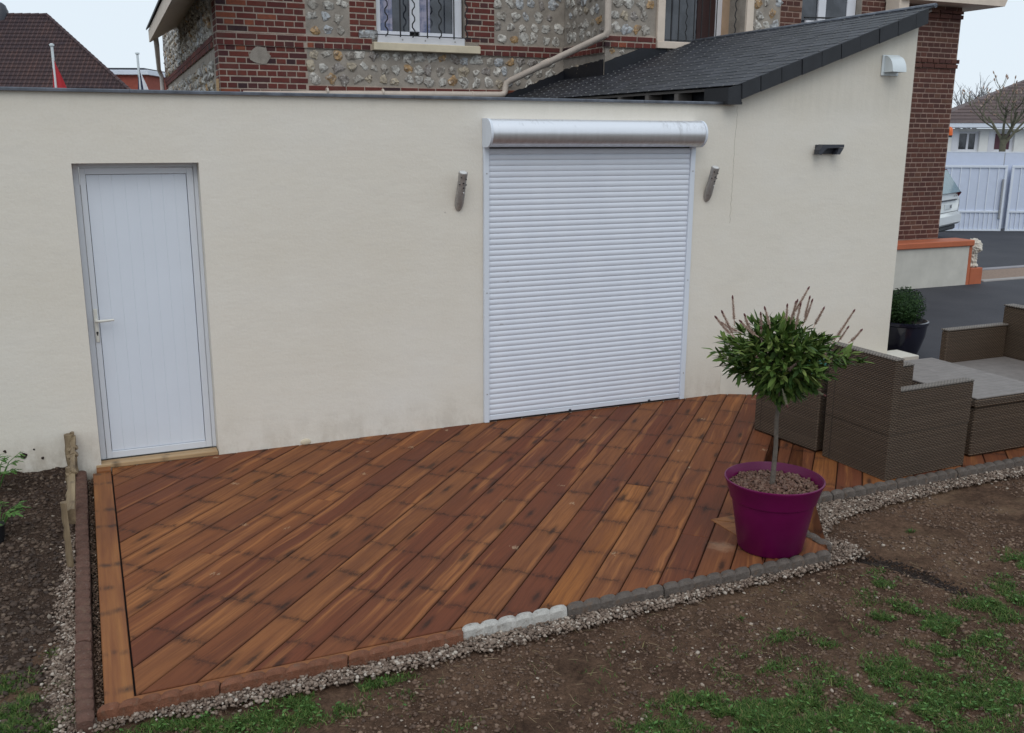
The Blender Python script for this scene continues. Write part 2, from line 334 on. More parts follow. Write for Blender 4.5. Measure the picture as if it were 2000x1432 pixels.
def mk_soil(name, dark, mid, light, tan):
    g = NG(name, .97, spec=.1); p = g.pos(); n = g.noise(p, 3.0, 8, .78); f = g.noise(p, 38, 6, .8)
    c = g.ramp(n, [(.35, dark), (.52, mid), (.7, light)]); c = g.mix(.75, c, g.ramp(f, [(.32, .15), (.68, .85)]), 'OVERLAY')
    t = g.m_('MULTIPLY', g.ramp(g.noise(g.map(p, (1, 1.6, 1), (3, 1, 0)), .9, 5, .65), [(.5, 0), (.68, 1)]), g.n('MapRange', {0: g.n('SeparateXYZ', {0: p}, 0), 1: 2.0, 2: 5.0, 3: .1, 4: .6}))
    c = g.mix(t, c, tan)
    x = g.n('SeparateXYZ', {0: p}, 0); y = g.n('SeparateXYZ', {0: p}, 1)
    g.set('Base Color', c); b = g.bump(f, 1.0, .018); g.bump(g.noise(p, 130, 5, .85), .9, .006, b); return g.m
SOIL = mk_soil('lawn_soil', (.066, .039, .027), (.120, .072, .048), (.175, .106, .070), (.30, .20, .125))
SOILB = mk_soil('bed_soil', (.042, .028, .022), (.070, .046, .034), (.11, .074, .054), (.12, .08, .058)); HUMUS = plain('dark_humus', (.028, .018, .014), .98, var=.4, sc=30, bump=.6)
def mk_stones(name, stops, wet=.5):
    g = NG(name, .7, spec=.3); r = g.island(); c = g.ramp(r, stops, 'LINEAR'); c = g.mix(.3, c, g.noise(g.pos(), 120, 3), 'OVERLAY'); g.set('Base Color', c); return g.m
GRAVEL = mk_stones('gravel_stone', [(0, (.075, .05, .038)), (.2, (.17, .122, .094)), (.45, (.255, .19, .148)), (.6, (.12, .086, .066)), (.8, (.29, .225, .18)), (.95, (.46, .40, .34)), (1, (.08, .06, .047))])
CLOD = mk_stones('soil_clod', [(0, (.075, .047, .034)), (.5, (.125, .078, .054)), (.88, (.175, .112, .077)), (.96, (.21, .145, .10)), (1, (.42, .36, .30))])
CLODD = mk_stones('bed_clod', [(0, (.038, .025, .02)), (.5, (.068, .045, .033)), (.88, (.105, .07, .05)), (.985, (.15, .11, .08)), (1, (.3, .26, .22))])
CLAY = mk_stones('clay_ball', [(0, (.09, .045, .03)), (.4, (.16, .085, .06)), (.7, (.12, .07, .055)), (1, (.22, .14, .10))])
def mk_leaf(name, stops, rough=.6, tr=.0):
    g = NG(name, rough, spec=.2); r = g.rnd(); g.set('Base Color', g.mix(.3, g.ramp(r, stops), g.noise(g.pos(), 30, 3), 'OVERLAY')); return g.m
GRASS = mk_leaf('grass_blade', [(0, (.022, .055, .010)), (.35, (.040, .088, .015)), (.7, (.066, .125, .022)), (.9, (.10, .155, .035)), (1, (.22, .18, .08))])
LEAF = mk_leaf('evergreen_leaf', [(0, (.026, .058, .013)), (.45, (.062, .112, .022)), (.8, (.115, .175, .038)), (1, (.17, .21, .06))])
WEED = mk_leaf('bright_leaf', [(0, (.05, .12, .03)), (1, (.10, .2, .05))]); BOXL = mk_leaf('boxwood_leaf', [(0, (.010, .026, .009)), (.6, (.02, .05, .014)), (1, (.045, .09, .025))])
SPIKE = mk_leaf('faded_flower_spike', [(0, (.27, .18, .14)), (.5, (.36, .25, .20)), (1, (.48, .37, .31))], .8); SPIKEG = mk_leaf('pale_spike', [(0, (.22, .22, .15)), (1, (.30, .28, .20))], .8); TIP = plain('spike_tip', (.10, .03, .03), .7)
BARK = plain('grey_bark', (.115, .095, .078), .9, var=.3, sc=40, bump=.5); BARKF = plain('hazed_bark', (.23, .225, .235), .9); BARKG = plain('mossy_bark', (.13, .125, .085), .9, var=.25, sc=15)  # distant bark is paled in its colour to stand in for haze
MAGENTA = plain('magenta_plastic', (.115, .002, .052), .40, spec=.35, var=.14, sc=5); BLUEPOT = plain('dark_glazed_pot', (.012, .012, .022), .16, spec=.7, var=.2)
def mk_rattan(name, a, b):
    g = NG(name, .5, spec=.35); o = g.obj(); nrm = g.n('TexCoord', out=1); s = g.n('SeparateXYZ', {0: o}, 0); y = g.n('SeparateXYZ', {0: o}, 1); z = g.n('SeparateXYZ', {0: o}, 2)
    nz = g.m_('GREATER_THAN', g.m_('ABSOLUTE', g.n('SeparateXYZ', {0: nrm}, 2)), .6); nx = g.m_('GREATER_THAN', g.m_('ABSOLUTE', g.n('SeparateXYZ', {0: nrm}, 0)), .6)
    # u along the strand, w across
    u = g.m_('ADD', g.m_('MULTIPLY', y, g.m_('SUBTRACT', 1.0, nz)), g.m_('MULTIPLY', s, g.m_('SUBTRACT', 1.0, nx)))
    w = g.m_('ADD', g.m_('MULTIPLY', z, g.m_('SUBTRACT', 1.0, nz)), g.m_('MULTIPLY', y, nz))
    row = g.m_('MULTIPLY', w, 78.0); rf = g.m_('FRACT', row); ri = g.m_('FLOOR', row); sh = g.m_('MULTIPLY', g.m_('MODULO', g.m_('ABSOLUTE', ri), 2.0), .5)
    uu = g.m_('FRACT', g.m_('ADD', g.m_('MULTIPLY', u, 32.0), sh))
    hw = g.m_('SINE', g.m_('MULTIPLY', rf, math.pi)); hu = g.m_('POWER', g.m_('SINE', g.m_('MULTIPLY', uu, math.pi)), .5); h = g.m_('MULTIPLY', g.m_('POWER', hw, .6), hu)
    wv = g.n('TexWhiteNoise', {'W': g.m_('ADD', ri, g.m_('MULTIPLY', g.orand(), 9.0))}, noise_dimensions='1D')
    tone = g.mix(g.ramp(wv, [(0, 0), (1, 1)]), a, b); tone = g.mix(g.ramp(g.noise(o, 5, 4), [(.3, 0), (.8, .35)]), tone, tuple(c*.6 for c in a))
    c = g.mix(g.ramp(h, [(.25, .95), (.75, 0)]), tone, tuple(c*.32 for c in a)); g.set('Base Color', c); g.bump(h, 1.0, .006); return g.m
RATTAN = mk_rattan('brown_rattan', (.096, .063, .041), (.138, .094, .062)); RATTANL = mk_rattan('light_rattan', (.20, .17, .145), (.27, .235, .205)); TOPM = plain('weathered_slat', (.185, .165, .155), .6, var=.15, sc=12); RSEAM = plain('rattan_seam', (.03, .022, .017), .7)
def mk_asphalt():
    g = NG('asphalt', .8, spec=.25); p = g.pos(); n = g.noise(p, 1.2, 5, .6); c = g.ramp(n, [(.3, (.042, .043, .052)), (.7, (.062, .062, .072))]); c = g.mix(.4, c, g.noise(p, 130, 3, .7), 'OVERLAY')
    g.set('Base Color', c); g.bump(g.noise(p, 120, 3), .5, .004); return g.m
ASPH = mk_asphalt(); ORANGE = plain('terracotta_paint', (.42, .115, .05), .7, var=.12); WHITESTONE = plain('white_stone', (.60, .55, .48), .85, var=.15, sc=14, bump=.3)
GATEW = plain('gate_white', (.58, .64, .78), .45, var=.03); GATEF = plain('gate_frame_white', (.70, .75, .84), .4, var=.03); CARW = plain('car_white', (.70, .73, .73), .22, spec=.6, var=.02); RED = plain('tail_lamp_red', (.16, .008, .012), .15); RUBBER = plain('rubber', (.012, .012, .013), .8)
HOUSEW = plain('white_house_render', (.80, .80, .78), .9, var=.04)
def mk_tiles(name, a, b, c3):
    g = NG(name, .85, spec=.2); r = g.rnd(); p = g.pos(); c = g.ramp(g.noise(p, 3.2, 4, .7), [(.3, a), (.55, b), (.75, c3)]); c = g.mix(.3, c, g.noise(p, 25, 2), 'OVERLAY'); g.set('Base Color', c); return g.m
TILEL = mk_tiles('brown_roof_tile', (.055, .042, .050), (.085, .058, .060), (.13, .075, .065)); TILER = mk_tiles('grey_brown_roof_tile', (.10, .078, .08), (.13, .098, .095), (.16, .11, .10))
REDB = plain('red_brick_far', (.30, .075, .05), .85, var=.15); FLAGR = plain('red_flag', (.45, .02, .03), .7); FLAGN = plain('navy_flag', (.02, .025, .07), .7); FLAGW = plain('white_flag', (.7, .72, .78), .7); BEACON = plain('orange_beacon', (.8, .15, .02), .3); TEAL = plain('teal_fabric', (.02, .14, .10), .6, var=.3, sc=20)
EARTH = plain('garden_earth', (.07, .055, .035), .95); PINKG = plain('pink_gravel', (.24, .17, .13), .9, var=.25, sc=40)

# ================================================================== SETTING
def structure(o, label=None): o['kind'] = 'structure'; return o
structure(MB().add([(-300, -300, -.13), (300, -300, -.13), (300, 300, -.13), (-300, 300, -.13)], [(0, 1, 2, 3)]).obj('ground', EARTH))
# --- soil sheets with real relief
TR = [(4.049, -3.213), (4.165, -3.376), (4.223, -3.547), (4.267, -3.772)]
def trench(x, y):
    d = np.full(x.shape, 9.0)
    for (ax, ay), (bx, by) in zip(TR, TR[1:]):
        dx, dy = bx-ax, by-ay; t = np.clip(((x-ax)*dx+(y-ay)*dy)/(dx*dx+dy*dy), 0, 1); d = np.minimum(d, np.hypot(x-ax-t*dx, y-ay-t*dy))
    return d
def hlawn(x, y):
    h = -.062+.028*(fbm(x*1.6, y*1.6, 3, 3)-.5)+.022*(fbm(x*9, y*9, 9, 4)-.5)+.020*(fbm(x*32, y*32, 5, 3)-.45)
    return h-.035*np.exp(-(trench(x, y)/.045)**2)
def hbed(x, y):
    e = np.clip((y+.9)/.9, 0, 1)
    return -.058+.13*e**2*(.7+.5*fbm(x*3, y*3, 8, 3))+.05*(fbm(x*7, y*7, 2, 4)-.5)+.022*(fbm(x*38, y*38, 4, 3)-.45)
def sheet(name, x0, x1, y0, y1, st, hf, mat):
    xs = np.arange(x0, x1+st*.5, st); ys = np.arange(y0, y1+st*.5, st); X, Y = np.meshgrid(xs, ys); Z = hf(X, Y)
    V = np.stack([X.ravel(), Y.ravel(), Z.ravel()], 1); nx, ny = len(xs), len(ys)
    i = np.arange(nx-1)[None]+np.arange(ny-1)[:, None]*nx; i = i.ravel(); F = np.stack([i, i+1, i+nx+1, i+nx], 1)
    return structure(link(name, npmesh(name, V, F, mat, True)))
sheet('lawn_soil', -1.6, 8.2, -5.6, -2.42, .014, hlawn, SOIL)
sheet('bed_soil', -1.9, -.17, -3.4, -.002, .012, hbed, SOILB)
# dark crumbly soil pulled out along the trench
def scatter(name, P, S, mat, kind='stuff', flat=.7, base='ico', label=None, cat=None, parent=None):
    t = (1+5**.5)/2; I = np.array([(-1, t, 0), (1, t, 0), (-1, -t, 0), (1, -t, 0), (0, -1, t), (0, 1, t), (0, -1, -t), (0, 1, -t), (t, 0, -1), (t, 0, 1), (-t, 0, -1), (-t, 0, 1)], float)/1.902
    Fi = np.array([(0, 11, 5), (0, 5, 1), (0, 1, 7), (0, 7, 10), (0, 10, 11), (1, 5, 9), (5, 11, 4), (11, 10, 2), (10, 7, 6), (7, 1, 8), (3, 9, 4), (3, 4, 2), (3, 2, 6), (3, 6, 8), (3, 8, 9), (4, 9, 5), (2, 4, 11), (6, 2, 10), (8, 6, 7), (9, 8, 1)])
    n = len(P); V = I[None]*(1+RS.uniform(-.28, .28, (n, 12, 1))); V = V*RS.uniform(.65, 1.3, (n, 1, 3)); V[:, :, 2] *= flat
    a = RS.uniform(0, 6.28, n); tl = RS.uniform(-.5, .5, n); c, s_ = np.cos(a)[:, None], np.sin(a)[:, None]
    ct, st = np.cos(tl)[:, None], np.sin(tl)[:, None]; y, z = V[:, :, 1]*ct-V[:, :, 2]*st, V[:, :, 1]*st+V[:, :, 2]*ct; x = V[:, :, 0]
    V = np.stack([x*c-y*s_, x*s_+y*c, z], 2)*np.asarray(S)[:, None, None]+np.asarray(P)[:, None, :]
    F = (Fi[None]+(np.arange(n)*12)[:, None, None]).reshape(-1, 3)
    o = link(name, npmesh(name, V.reshape(-1, 3), F, mat), parent)
    if kind: o['kind'] = kind
    if label: tag(o, label, cat)
    return o
def inpoly(x, y, poly):
    r = np.zeros(x.shape, bool); n = len(poly)
    for i in range(n):
        x0, y0 = poly[i]; x1, y1 = poly[(i+1) % n]; c = ((y0 > y) != (y1 > y)); r ^= c & (x < (x1-x0)*(y-y0)/((y1-y0) or 1e-9)+x0)
    return r
GF = [(-.22, -3.30), (.065, -3.285), (.33, -3.33), (.531, -3.338), (.881, -3.345), (1.236, -3.345), (1.495, -3.34), (1.73, -3.335), (1.98, -3.328), (2.23, -3.325), (2.52, -3.305), (2.82, -3.298), (3.13, -3.29), (3.46, -3.275), (3.85, -3.255), (4.10, -3.2), (4.09, -3.06), (4.02, -2.95), (4.10, -2.86), (4.32, -2.73), (4.70, -2.665), (5.06, -2.64), (5.45, -2.61), (6.1, -2.60), (8.2, -2.58), (8.2, -2.46), (3.93, -2.46), (3.9, -3.12), (3.85, -3.18), (-.08, -3.2), (-.22, -3.2)]
def pts_in(poly, n, edge=.018, x0=None):
    P = np.array(poly); lo = P.min(0)-.04; hi = P.max(0)+.04; x = RS.uniform(lo[0], hi[0], n); y = RS.uniform(lo[1], hi[1], n)
    jx = x+RS.normal(0, edge, n); jy = y+RS.normal(0, edge, n); k = inpoly(jx, jy, poly) & ~((x > -.09) & (x < 3.85) & (y > -3.185)) & ~((x > 3.86) & (y > -2.49)) & ~((x > 3.8) & (x < 3.92) & (y > -3.13)); return x[k], y[k]
x, y = pts_in(GF, 120000, .018); n = len(x); z = np.full(n, -.052)+RS.uniform(0, .022, n)
scatter('gravel', np.stack([x, y, z], 1), RS.uniform(.005, .0115, n), GRAVEL)
GL = [(-.18, -1.0), (-.225, -1.2), (-.222, -1.66), (-.265, -1.98), (-.235, -2.4), (-.285, -2.63), (-.29, -2.87), (-.24, -3.15), (-.25, -3.42), (-.17, -3.42)]
x = RS.uniform(-.36, -.16, 9000); y = RS.uniform(-3.45, -.95, 9000); k = inpoly(x+RS.normal(0, .02, 9000), y+RS.normal(0, .03, 9000), GL) & (x < -.172); x, y = x[k], y[k]; n = len(x)
scatter('gravel_beside_bed', np.stack([x, y, hbed(x, y)+RS.uniform(0, .014, n)], 1), RS.uniform(.005, .0105, n), GRAVEL)
x = RS.uniform(-.12, -.06, 1500)*1.0; y = RS.uniform(-3.2, -.1, 1500); x = np.where(True, RS.uniform(-.094, -.064, 1500), x); scatter('gravel_in_joint', np.stack([x, y, RS.uniform(-.06, -.03, 1500)], 1), RS.uniform(.003, .007, 1500), CLOD)
# clods and stray stones on the soil
def clods(name, n, x0, x1, y0, y1, hf, mat, s0, s1, keep):
    x = RS.uniform(x0, x1, n); y = RS.uniform(y0, y1, n); k = keep(x, y); x, y = x[k], y[k]; m = len(x)
    s = s0+(s1-s0)*RS.uniform(0, 1, m)**4; scatter(name, np.stack([x, y, hf(x, y)+s*.2], 1), s, mat, flat=.6)
clods('soil_clods', 75000, -.9, 6.6, -4.9, -2.5, hlawn, CLOD, .0022, .013, lambda x, y: (y < np.where(x < 3.95, -3.27, -2.58)) & (fbm(x*3, y*3, 21, 3) > .33))
clods('bed_clods', 15000, -1.0, -.18, -3.4, -.01, hbed, CLODD, .0025, .018, lambda x, y: x < -.19)
n = 1100; x = RS.uniform(-.2, 5.5, n); y = RS.uniform(-4.7, -3.3, n); a = RS.uniform(0, 3.14, n); l = RS.uniform(.008, .03, n); z = hlawn(x, y)+.004; c_, s_ = np.cos(a)*l, np.sin(a)*l; w_ = .0012
V = np.stack([np.stack([x-c_, y-s_, z], 1), np.stack([x-c_+s_*.06, y-s_-c_*.06, z+.001], 1), np.stack([x+c_, y+s_, z+.004], 1), np.stack([x+c_-s_*.06, y+s_+c_*.06, z+.003], 1)], 1).reshape(-1, 3)
link('dry_straw', npmesh('dry_straw', V, (np.arange(n)*4)[:, None]+np.arange(4)[None], plain('straw', (.22, .16, .09), .8)))['kind'] = 'stuff'
def trc(n):
    t = RS.uniform(0, 2.999, n); i = t.astype(int); f = t-i; T = np.array(TR); P = T[i]*(1-f)[:, None]+T[i+1]*f[:, None]; return P+RS.normal(0, .028, (n, 2))
P = trc(2600); s = RS.uniform(.002, .007, 2600); scatter('dark_soil_heap', np.column_stack([P, hlawn(P[:, 0], P[:, 1])+.004]), s, HUMUS, flat=.7)

# --- grass
BL = [(0.122, -3.37, .22, .06, 1), (0.43, -3.42, .25, .075, 1), (0.761, -3.43, .22, .07, 1), (1.039, -3.41, .16, .05, .8), (.6, -3.52, .5, .08, .8), (1.176, -3.38, .06, .03, .5), (-0.40, -3.10, .20, .25, 1), (-.5, -2.8, .2, .12, .7),
      (2.015, -4.13, .10, .06, .9), (2.20, -4.08, .20, .07, .9), (2.325, -4.021, .12, .06, .8), (2.759, -3.95, .20, .10, .55), (4.0, -3.46, .085, .07, 1), (3.86, -3.56, .13, .10, 1), (3.73, -3.85, .22, .17, 1), (3.768, -4.046, .22, .16, 1), (3.95, -4.1, .3, .14, .8), (4.3, -3.95, .30, .11, .85), (4.868, -3.602, .10, .12, 1), (4.55, -3.8, .18, .07, .8),
      (3.182, -4.207, .24, .13, .9), (3.5, -4.281, .3, .13, .7), (2.55, -4.30, .35, .16, 1), (2.272, -4.25, .33, .13, 1), (2.9, -4.45, .4, .15, 1), (3.316, -4.60, .5, .14, .75), (2.936, -3.574, .05, .03, .5), (3.913, -2.787, .03, .02, .3), (3.168, -3.95, .16, .08, .6), (4.538, -3.95, .25, .1, .6), (1.487, -4.0, .12, .05, .12), (-0.272, -2.548, .035, .04, .8), (4.621, -3.046, .035, .02, .9), (3.05, -3.79, .12, .05, .5), (1.3, -3.85, .1, .05, .2), (2.75, -3.72, .06, .03, .5), (3.55, -3.4, .5, .05, .03), (2.5, -3.7, 1.2, .3, .012), (3.6, -4.5, .7, .25, .3), (2.6, -4.6, .8, .2, 1)]
gx = []; gy = []
for cx, cy, rx, ry, d in BL:
    m = int(62000*rx*ry*d*math.pi)+4; a = RS.uniform(0, 6.28, m); r = np.sqrt(RS.uniform(0, 1, m))*RS.uniform(.6, 1.6, m); gx.append(cx+rx*r*np.cos(a)); gy.append(cy+ry*r*np.sin(a))
gx = np.concatenate(gx); gy = np.concatenate(gy); q = fbm(gx*11, gy*11, 33, 3); k = (q > .475+RS.uniform(-.10, .10, len(q))) & (gy < np.where(gx < -.15, 9, np.where(gx < 3.93, -3.285, -2.62))) & ~((trench(gx, gy) < .05)); gx, gy = gx[k], gy[k]
n = len(gx); hl = np.where(gx < -.17, hbed(gx, gy), hlawn(gx, gy)); L = RS.uniform(.008, .030, n)*(.7+.6*fbm(gx*5, gy*5, 71, 2)); A = RS.uniform(0, 6.28, n); Wd = RS.uniform(.0011, .0024, n); ln = RS.uniform(.4, 1.8, n)*L; B = A+RS.uniform(-.6, .6, n)
px_, py_ = -np.sin(A)*Wd, np.cos(A)*Wd; b0 = np.stack([gx, gy, hl-.004], 1)
m1 = b0+np.stack([np.cos(B)*ln*.35, np.sin(B)*ln*.35, L*.6], 1); tp = b0+np.stack([np.cos(B)*ln, np.sin(B)*ln, L*.95], 1); w = np.stack([px_, py_, 0*px_], 1)
V = np.stack([b0-w, b0+w, m1+w*.8, m1-w*.8, tp], 1).reshape(-1, 3); i5 = np.arange(n)*5
F = np.concatenate([np.stack([i5, i5+1, i5+2], 1), np.stack([i5, i5+2, i5+3], 1), np.stack([i5+3, i5+2, i5+4], 1)])
link('grass', npmesh('grass', V, F, GRASS))['kind'] = 'stuff'
# low broad-leaved weeds in the grass
n = 900; i = RS.randint(0, len(gx), n); cx, cy = gx[i]+RS.normal(0, .03, n), gy[i]+RS.normal(0, .03, n); ok = (cy < np.where(cx < 3.93, -3.3, -2.7)); cx, cy = cx[ok], cy[ok]; n = len(cx)
a = RS.uniform(0, 6.28, n); l = RS.uniform(.006, .014, n); cz = np.where(cx < -.17, hbed(cx, cy), hlawn(cx, cy))+RS.uniform(.004, .02, n); ex, ey = np.cos(a), np.sin(a)
V = np.stack([np.stack([cx-ex*l, cy-ey*l, cz], 1), np.stack([cx-ey*l*.6, cy+ex*l*.6, cz+.003], 1), np.stack([cx+ex*l, cy+ey*l, cz+.006], 1), np.stack([cx+ey*l*.6, cy-ex*l*.6, cz+.003], 1)], 1).reshape(-1, 3)
link('clover', npmesh('clover', V, (np.arange(n)*4)[:, None]+np.arange(4)[None], WEED))['kind'] = 'stuff'

# --- driveway
structure(MB().add([(7.6, -.002, -.045), (8.2, -2.4, -.045), (8.2, -3.5, -.045), (30, -3.5, -.0), (30, 3.1, .13), (8.2, 3.1, .13), (7.6, 3.1, .12)], [(0, 1, 2, 3, 4, 5, 6)]).obj('driveway', ASPH))
structure(MB().add([(7.3, 3.1, .13), (30, 3.1, .13), (70, 60, .13), (7.3, 60, .13)], [(0, 1, 2, 3)]).obj('driveway_beyond', ASPH))
structure(MB().box(12.75, 30, 3.72, 4.55, .10, .138).obj('gravel_border', PINKG))
structure(MB().box(12.9, 30, 3.60, 3.70, .08, .155, .01).obj('kerb_strip', plain('light_kerb', (.33, .31, .30), .9)))
structure(MB().box(12.6, 30, 4.55, 4.68, .08, .16, .01).obj('kerb_strip', plain('grey_border_kerb', (.26, .25, .27), .9)))

# ================================================================== DECK
deck = empty('wooden_deck', 'brown stained pine deck with diagonal boards in front of the cream wall', 'deck', (0, 0, 0))
TH = math.atan2(.725, .688); ce, se = math.cos(TH), math.sin(TH)
DP = [(.067, -3.160), (3.855, -3.160), (3.855, -2.425), (8.15, -2.425), (8.15, -.30), (7.66, -.30), (7.66, -.18), (5.645, -.158), (5.34, -.004), (.067, -.004)]
def toL(p): return (p[0]*ce+p[1]*se, -p[0]*se+p[1]*ce)      # s along, t across (left positive)
def clip(poly, ax, v, keep_gt):
    out = []; n = len(poly)
    for i in range(n):
        a, b = poly[i], poly[(i+1) % n]; ia = (a[ax] > v) == keep_gt; ib = (b[ax] > v) == keep_gt
        if ia: out.append(a)
        if ia != ib:
            t = (v-a[ax])/(b[ax]-a[ax]); out.append(tuple(a[k]+(b[k]-a[k])*t for k in (0, 1)))
    return out
def inset_prism(mb, poly, z0, z1, c=.004):
    n = len(poly); ar = sum(poly[i][0]*poly[(i+1) % n][1]-poly[(i+1) % n][0]*poly[i][1] for i in range(n))
    if ar < 0: poly = poly[::-1]
    ins = []
    for i in range(n):
        a, b, d = Vector(poly[i-1]), Vector(poly[i]), Vector(poly[(i+1) % n]); e1 = (b-a); e2 = (d-b)
        if e1.length < 1e-6 or e2.length < 1e-6: ins.append(tuple(b)); continue
        e1.normalize(); e2.normalize(); n1 = Vector((-e1.y, e1.x)); n2 = Vector((-e2.y, e2.x)); bs = n1+n2
        if bs.length < 1e-3: ins.append(tuple(b)); continue
        bs.normalize(); k = c/max(.3, bs.dot(n1)); ins.append(tuple(b+bs*k))
    v = [(p[0], p[1], z0) for p in poly]+[(p[0], p[1], z1-c) for p in poly]+[(p[0], p[1], z1) for p in ins]
    mb.add(v, [tuple(range(n))[::-1], tuple(range(2*n, 3*n))]+[(i, (i+1) % n, n+(i+1) % n, n+i) for i in range(n)]+[(n+i, n+(i+1) % n, 2*n+(i+1) % n, 2*n+i) for i in range(n)])
LP = [toL(p) for p in DP]; PIT_ = .2365*se; T0 = -5.917*se; gap = .0028
random.seed(23)
for k in range(-14, 34):
    t1 = T0+PIT_*k; t0_ = t1-PIT_
    s = clip(clip(LP, 1, t0_+gap, True), 1, t1-gap, False)
    if len(s) < 3: continue
    smin = min(p[0] for p in s); smax = max(p[0] for p in s)
    if smax-smin < .06: continue
    cuts = [smin-1]
    if smax-smin > 2.4 and random.random() < .42: cuts.append(smin+random.choice((.35, .8, 1.2, 2.0, 2.6))*random.uniform(.9, 1.1))
    cuts.append(smax+1); tm = (t0_+t1)/2
    for a, b in zip(cuts, cuts[1:]):
        q = clip(clip(s, 0, a+.002, True), 0, b-.002, False)
        if len(q) < 3: continue
        x0 = min(p[0] for p in q); mb = MB(); inset_prism(mb, [(p[0]-x0, p[1]-tm) for p in q], -.028, random.uniform(-.0015, .0012), .0035)
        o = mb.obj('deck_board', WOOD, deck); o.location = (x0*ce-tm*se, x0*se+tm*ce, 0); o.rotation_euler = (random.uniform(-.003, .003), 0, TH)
def board(name, x0, x1, y0, y1, z1, mat, parent, vert=False, h=.028):
    mb = MB(); L_ = (y1-y0) if vert else (x1-x0); w_ = (x1-x0) if vert else (y1-y0); inset_prism(mb, [(0, -w_/2), (L_, -w_/2), (L_, w_/2), (0, w_/2)], -h, 0, .004)
    o = mb.obj(name, mat, parent); o.location = ((x0+x1)/2, y0, z1) if vert else (x0, (y0+y1)/2, z1); o.rotation_euler = (0, 0, math.pi/2 if vert else 0); return o
b = board('border_board', -.060, .0585, -3.235, -.085, .0, WOODL, deck, True); b['label'] = 'wide orange border board along the left end of the deck'
board('border_board', .0585, .40, -.082, -.002, -.003, WOODL, deck) if False else None
board('border_board', .0, 1.56, -3.205, -3.168, -.001, WOODL, deck)
# mitred corner boards under the magenta pot
for pl in ([(3.485, -2.515), (3.845, -2.515), (3.845, -2.645), (3.615, -2.645)], [(3.48, -2.52), (3.61, -2.65), (3.61, -3.15), (3.48, -3.15)]):
    mb = MB(); inset_prism(mb, [(p[0]-pl[0][0], p[1]-pl[0][1]) for p in pl], -.0, .006, .003); o = mb.obj('border_board', WOODL, deck); o.location = (pl[0][0], pl[0][1], 0)
MB().box(-.055, 8.1, -2.42, -.02, -.055, -.040).obj('joist_frame', DARK, deck); MB().box(-.055, 3.84, -3.16, -2.42, -.055, -.041).obj('joist_frame', DARK, deck)
# two pale offcuts at the door step
board('threshold_board', -.035, .81, -.003, .10, .030, WOODP, deck)
mb = MB().box(-.035, .06, -.085, -.0, -.02, .012, .003); mb.obj('threshold_board', WOODL, deck)

# --- edging blocks with scalloped tops
def edging(parent, length, mat, lobes=6, h=.10, w=.040, skew=.35, name='edging_block'):
    nu, na = lobes*7, 9; V = []; F = []
    for i in range(nu+1):
        f = (i % 7)/7 if i < nu else 1.0; lob = math.sqrt(max(0, 1-(2*f-1)**2)); k = .76+.24*lob
        for j in range(na):
            a = math.pi*j/(na-1); yy = -math.cos(a)*w*k; zz = (math.sin(a)**.8)*.020*k+(.009*lob)-.010
            if j in (0, na-1): zz = -h
            V.append((i/nu*length+yy*skew, yy, zz))
    for i in range(nu):
        for j in range(na-1): a = i*na+j; F.append((a, a+na, a+na+1, a+1))
    F.append(tuple(range(na))); F.append(tuple(range(nu*na, nu*na+na))[::-1]); m = MB(); m.v = V; m.f = F; return m.obj(name, mat, parent, smooth=True)
random.seed(5); e1 = empty('lawn_edging', 'row of scalloped concrete edging blocks along the front of the deck', 'edging', (0, -3.2, 0))
xj = [-.088, .41, .98, 1.55, 2.125, 2.70, 3.262, 3.83]
for i, (a, b) in enumerate(zip(xj, xj[1:])):
    o = edging(e1, b-a-.006, [KBROWN, KBROWN, KBROWN, KWHITE, KGREY, KGREY, KGREY][i], w=.028 if i < 3 else .034); o.location = (a+.003, -.015 if i < 3 else .003, .000); o.rotation_euler = (random.uniform(-.03, .03), 0, random.uniform(-.004, .004))
    if i < 3: o['label'] = 'edging block stained brown'; o.location.y = -.028
    if i == 3: o['label'] = 'white edging block'
e2 = empty('lawn_edging', 'grey edging blocks behind the magenta pot and past the rattan armchair', 'edging', (3.9, -2.46, 0))
x = 3.93
while x < 8: o = edging(e2, .565, KGREY); o.location = (x-3.9, 0, .002); o.rotation_euler = (random.uniform(-.03, .03), 0, random.uniform(-.006, .006)); x += .572
o = edging(e2, .56, KGREY); o.location = (-.005, -.64, -.004); o.rotation_euler = (0, 0, math.pi/2)
e3 = empty('bed_edging', 'flat reddish ribbed edging blocks between the planting bed and the deck', 'edging', (-.136, -3.3, 0))
yj = [-3.30, -2.60, -2.03, -1.46, -.89, -.32, -.03]
for a, b in zip(yj, yj[1:]):
    o = edging(e3, b-a-.008, KRED, lobes=max(3, int((b-a)/.085)), w=.039, skew=.1); o.location = (0, a+3.304, .0 if a < -3 else .006); o.rotation_euler = (0, 0, math.pi/2+random.uniform(-.006, .006))

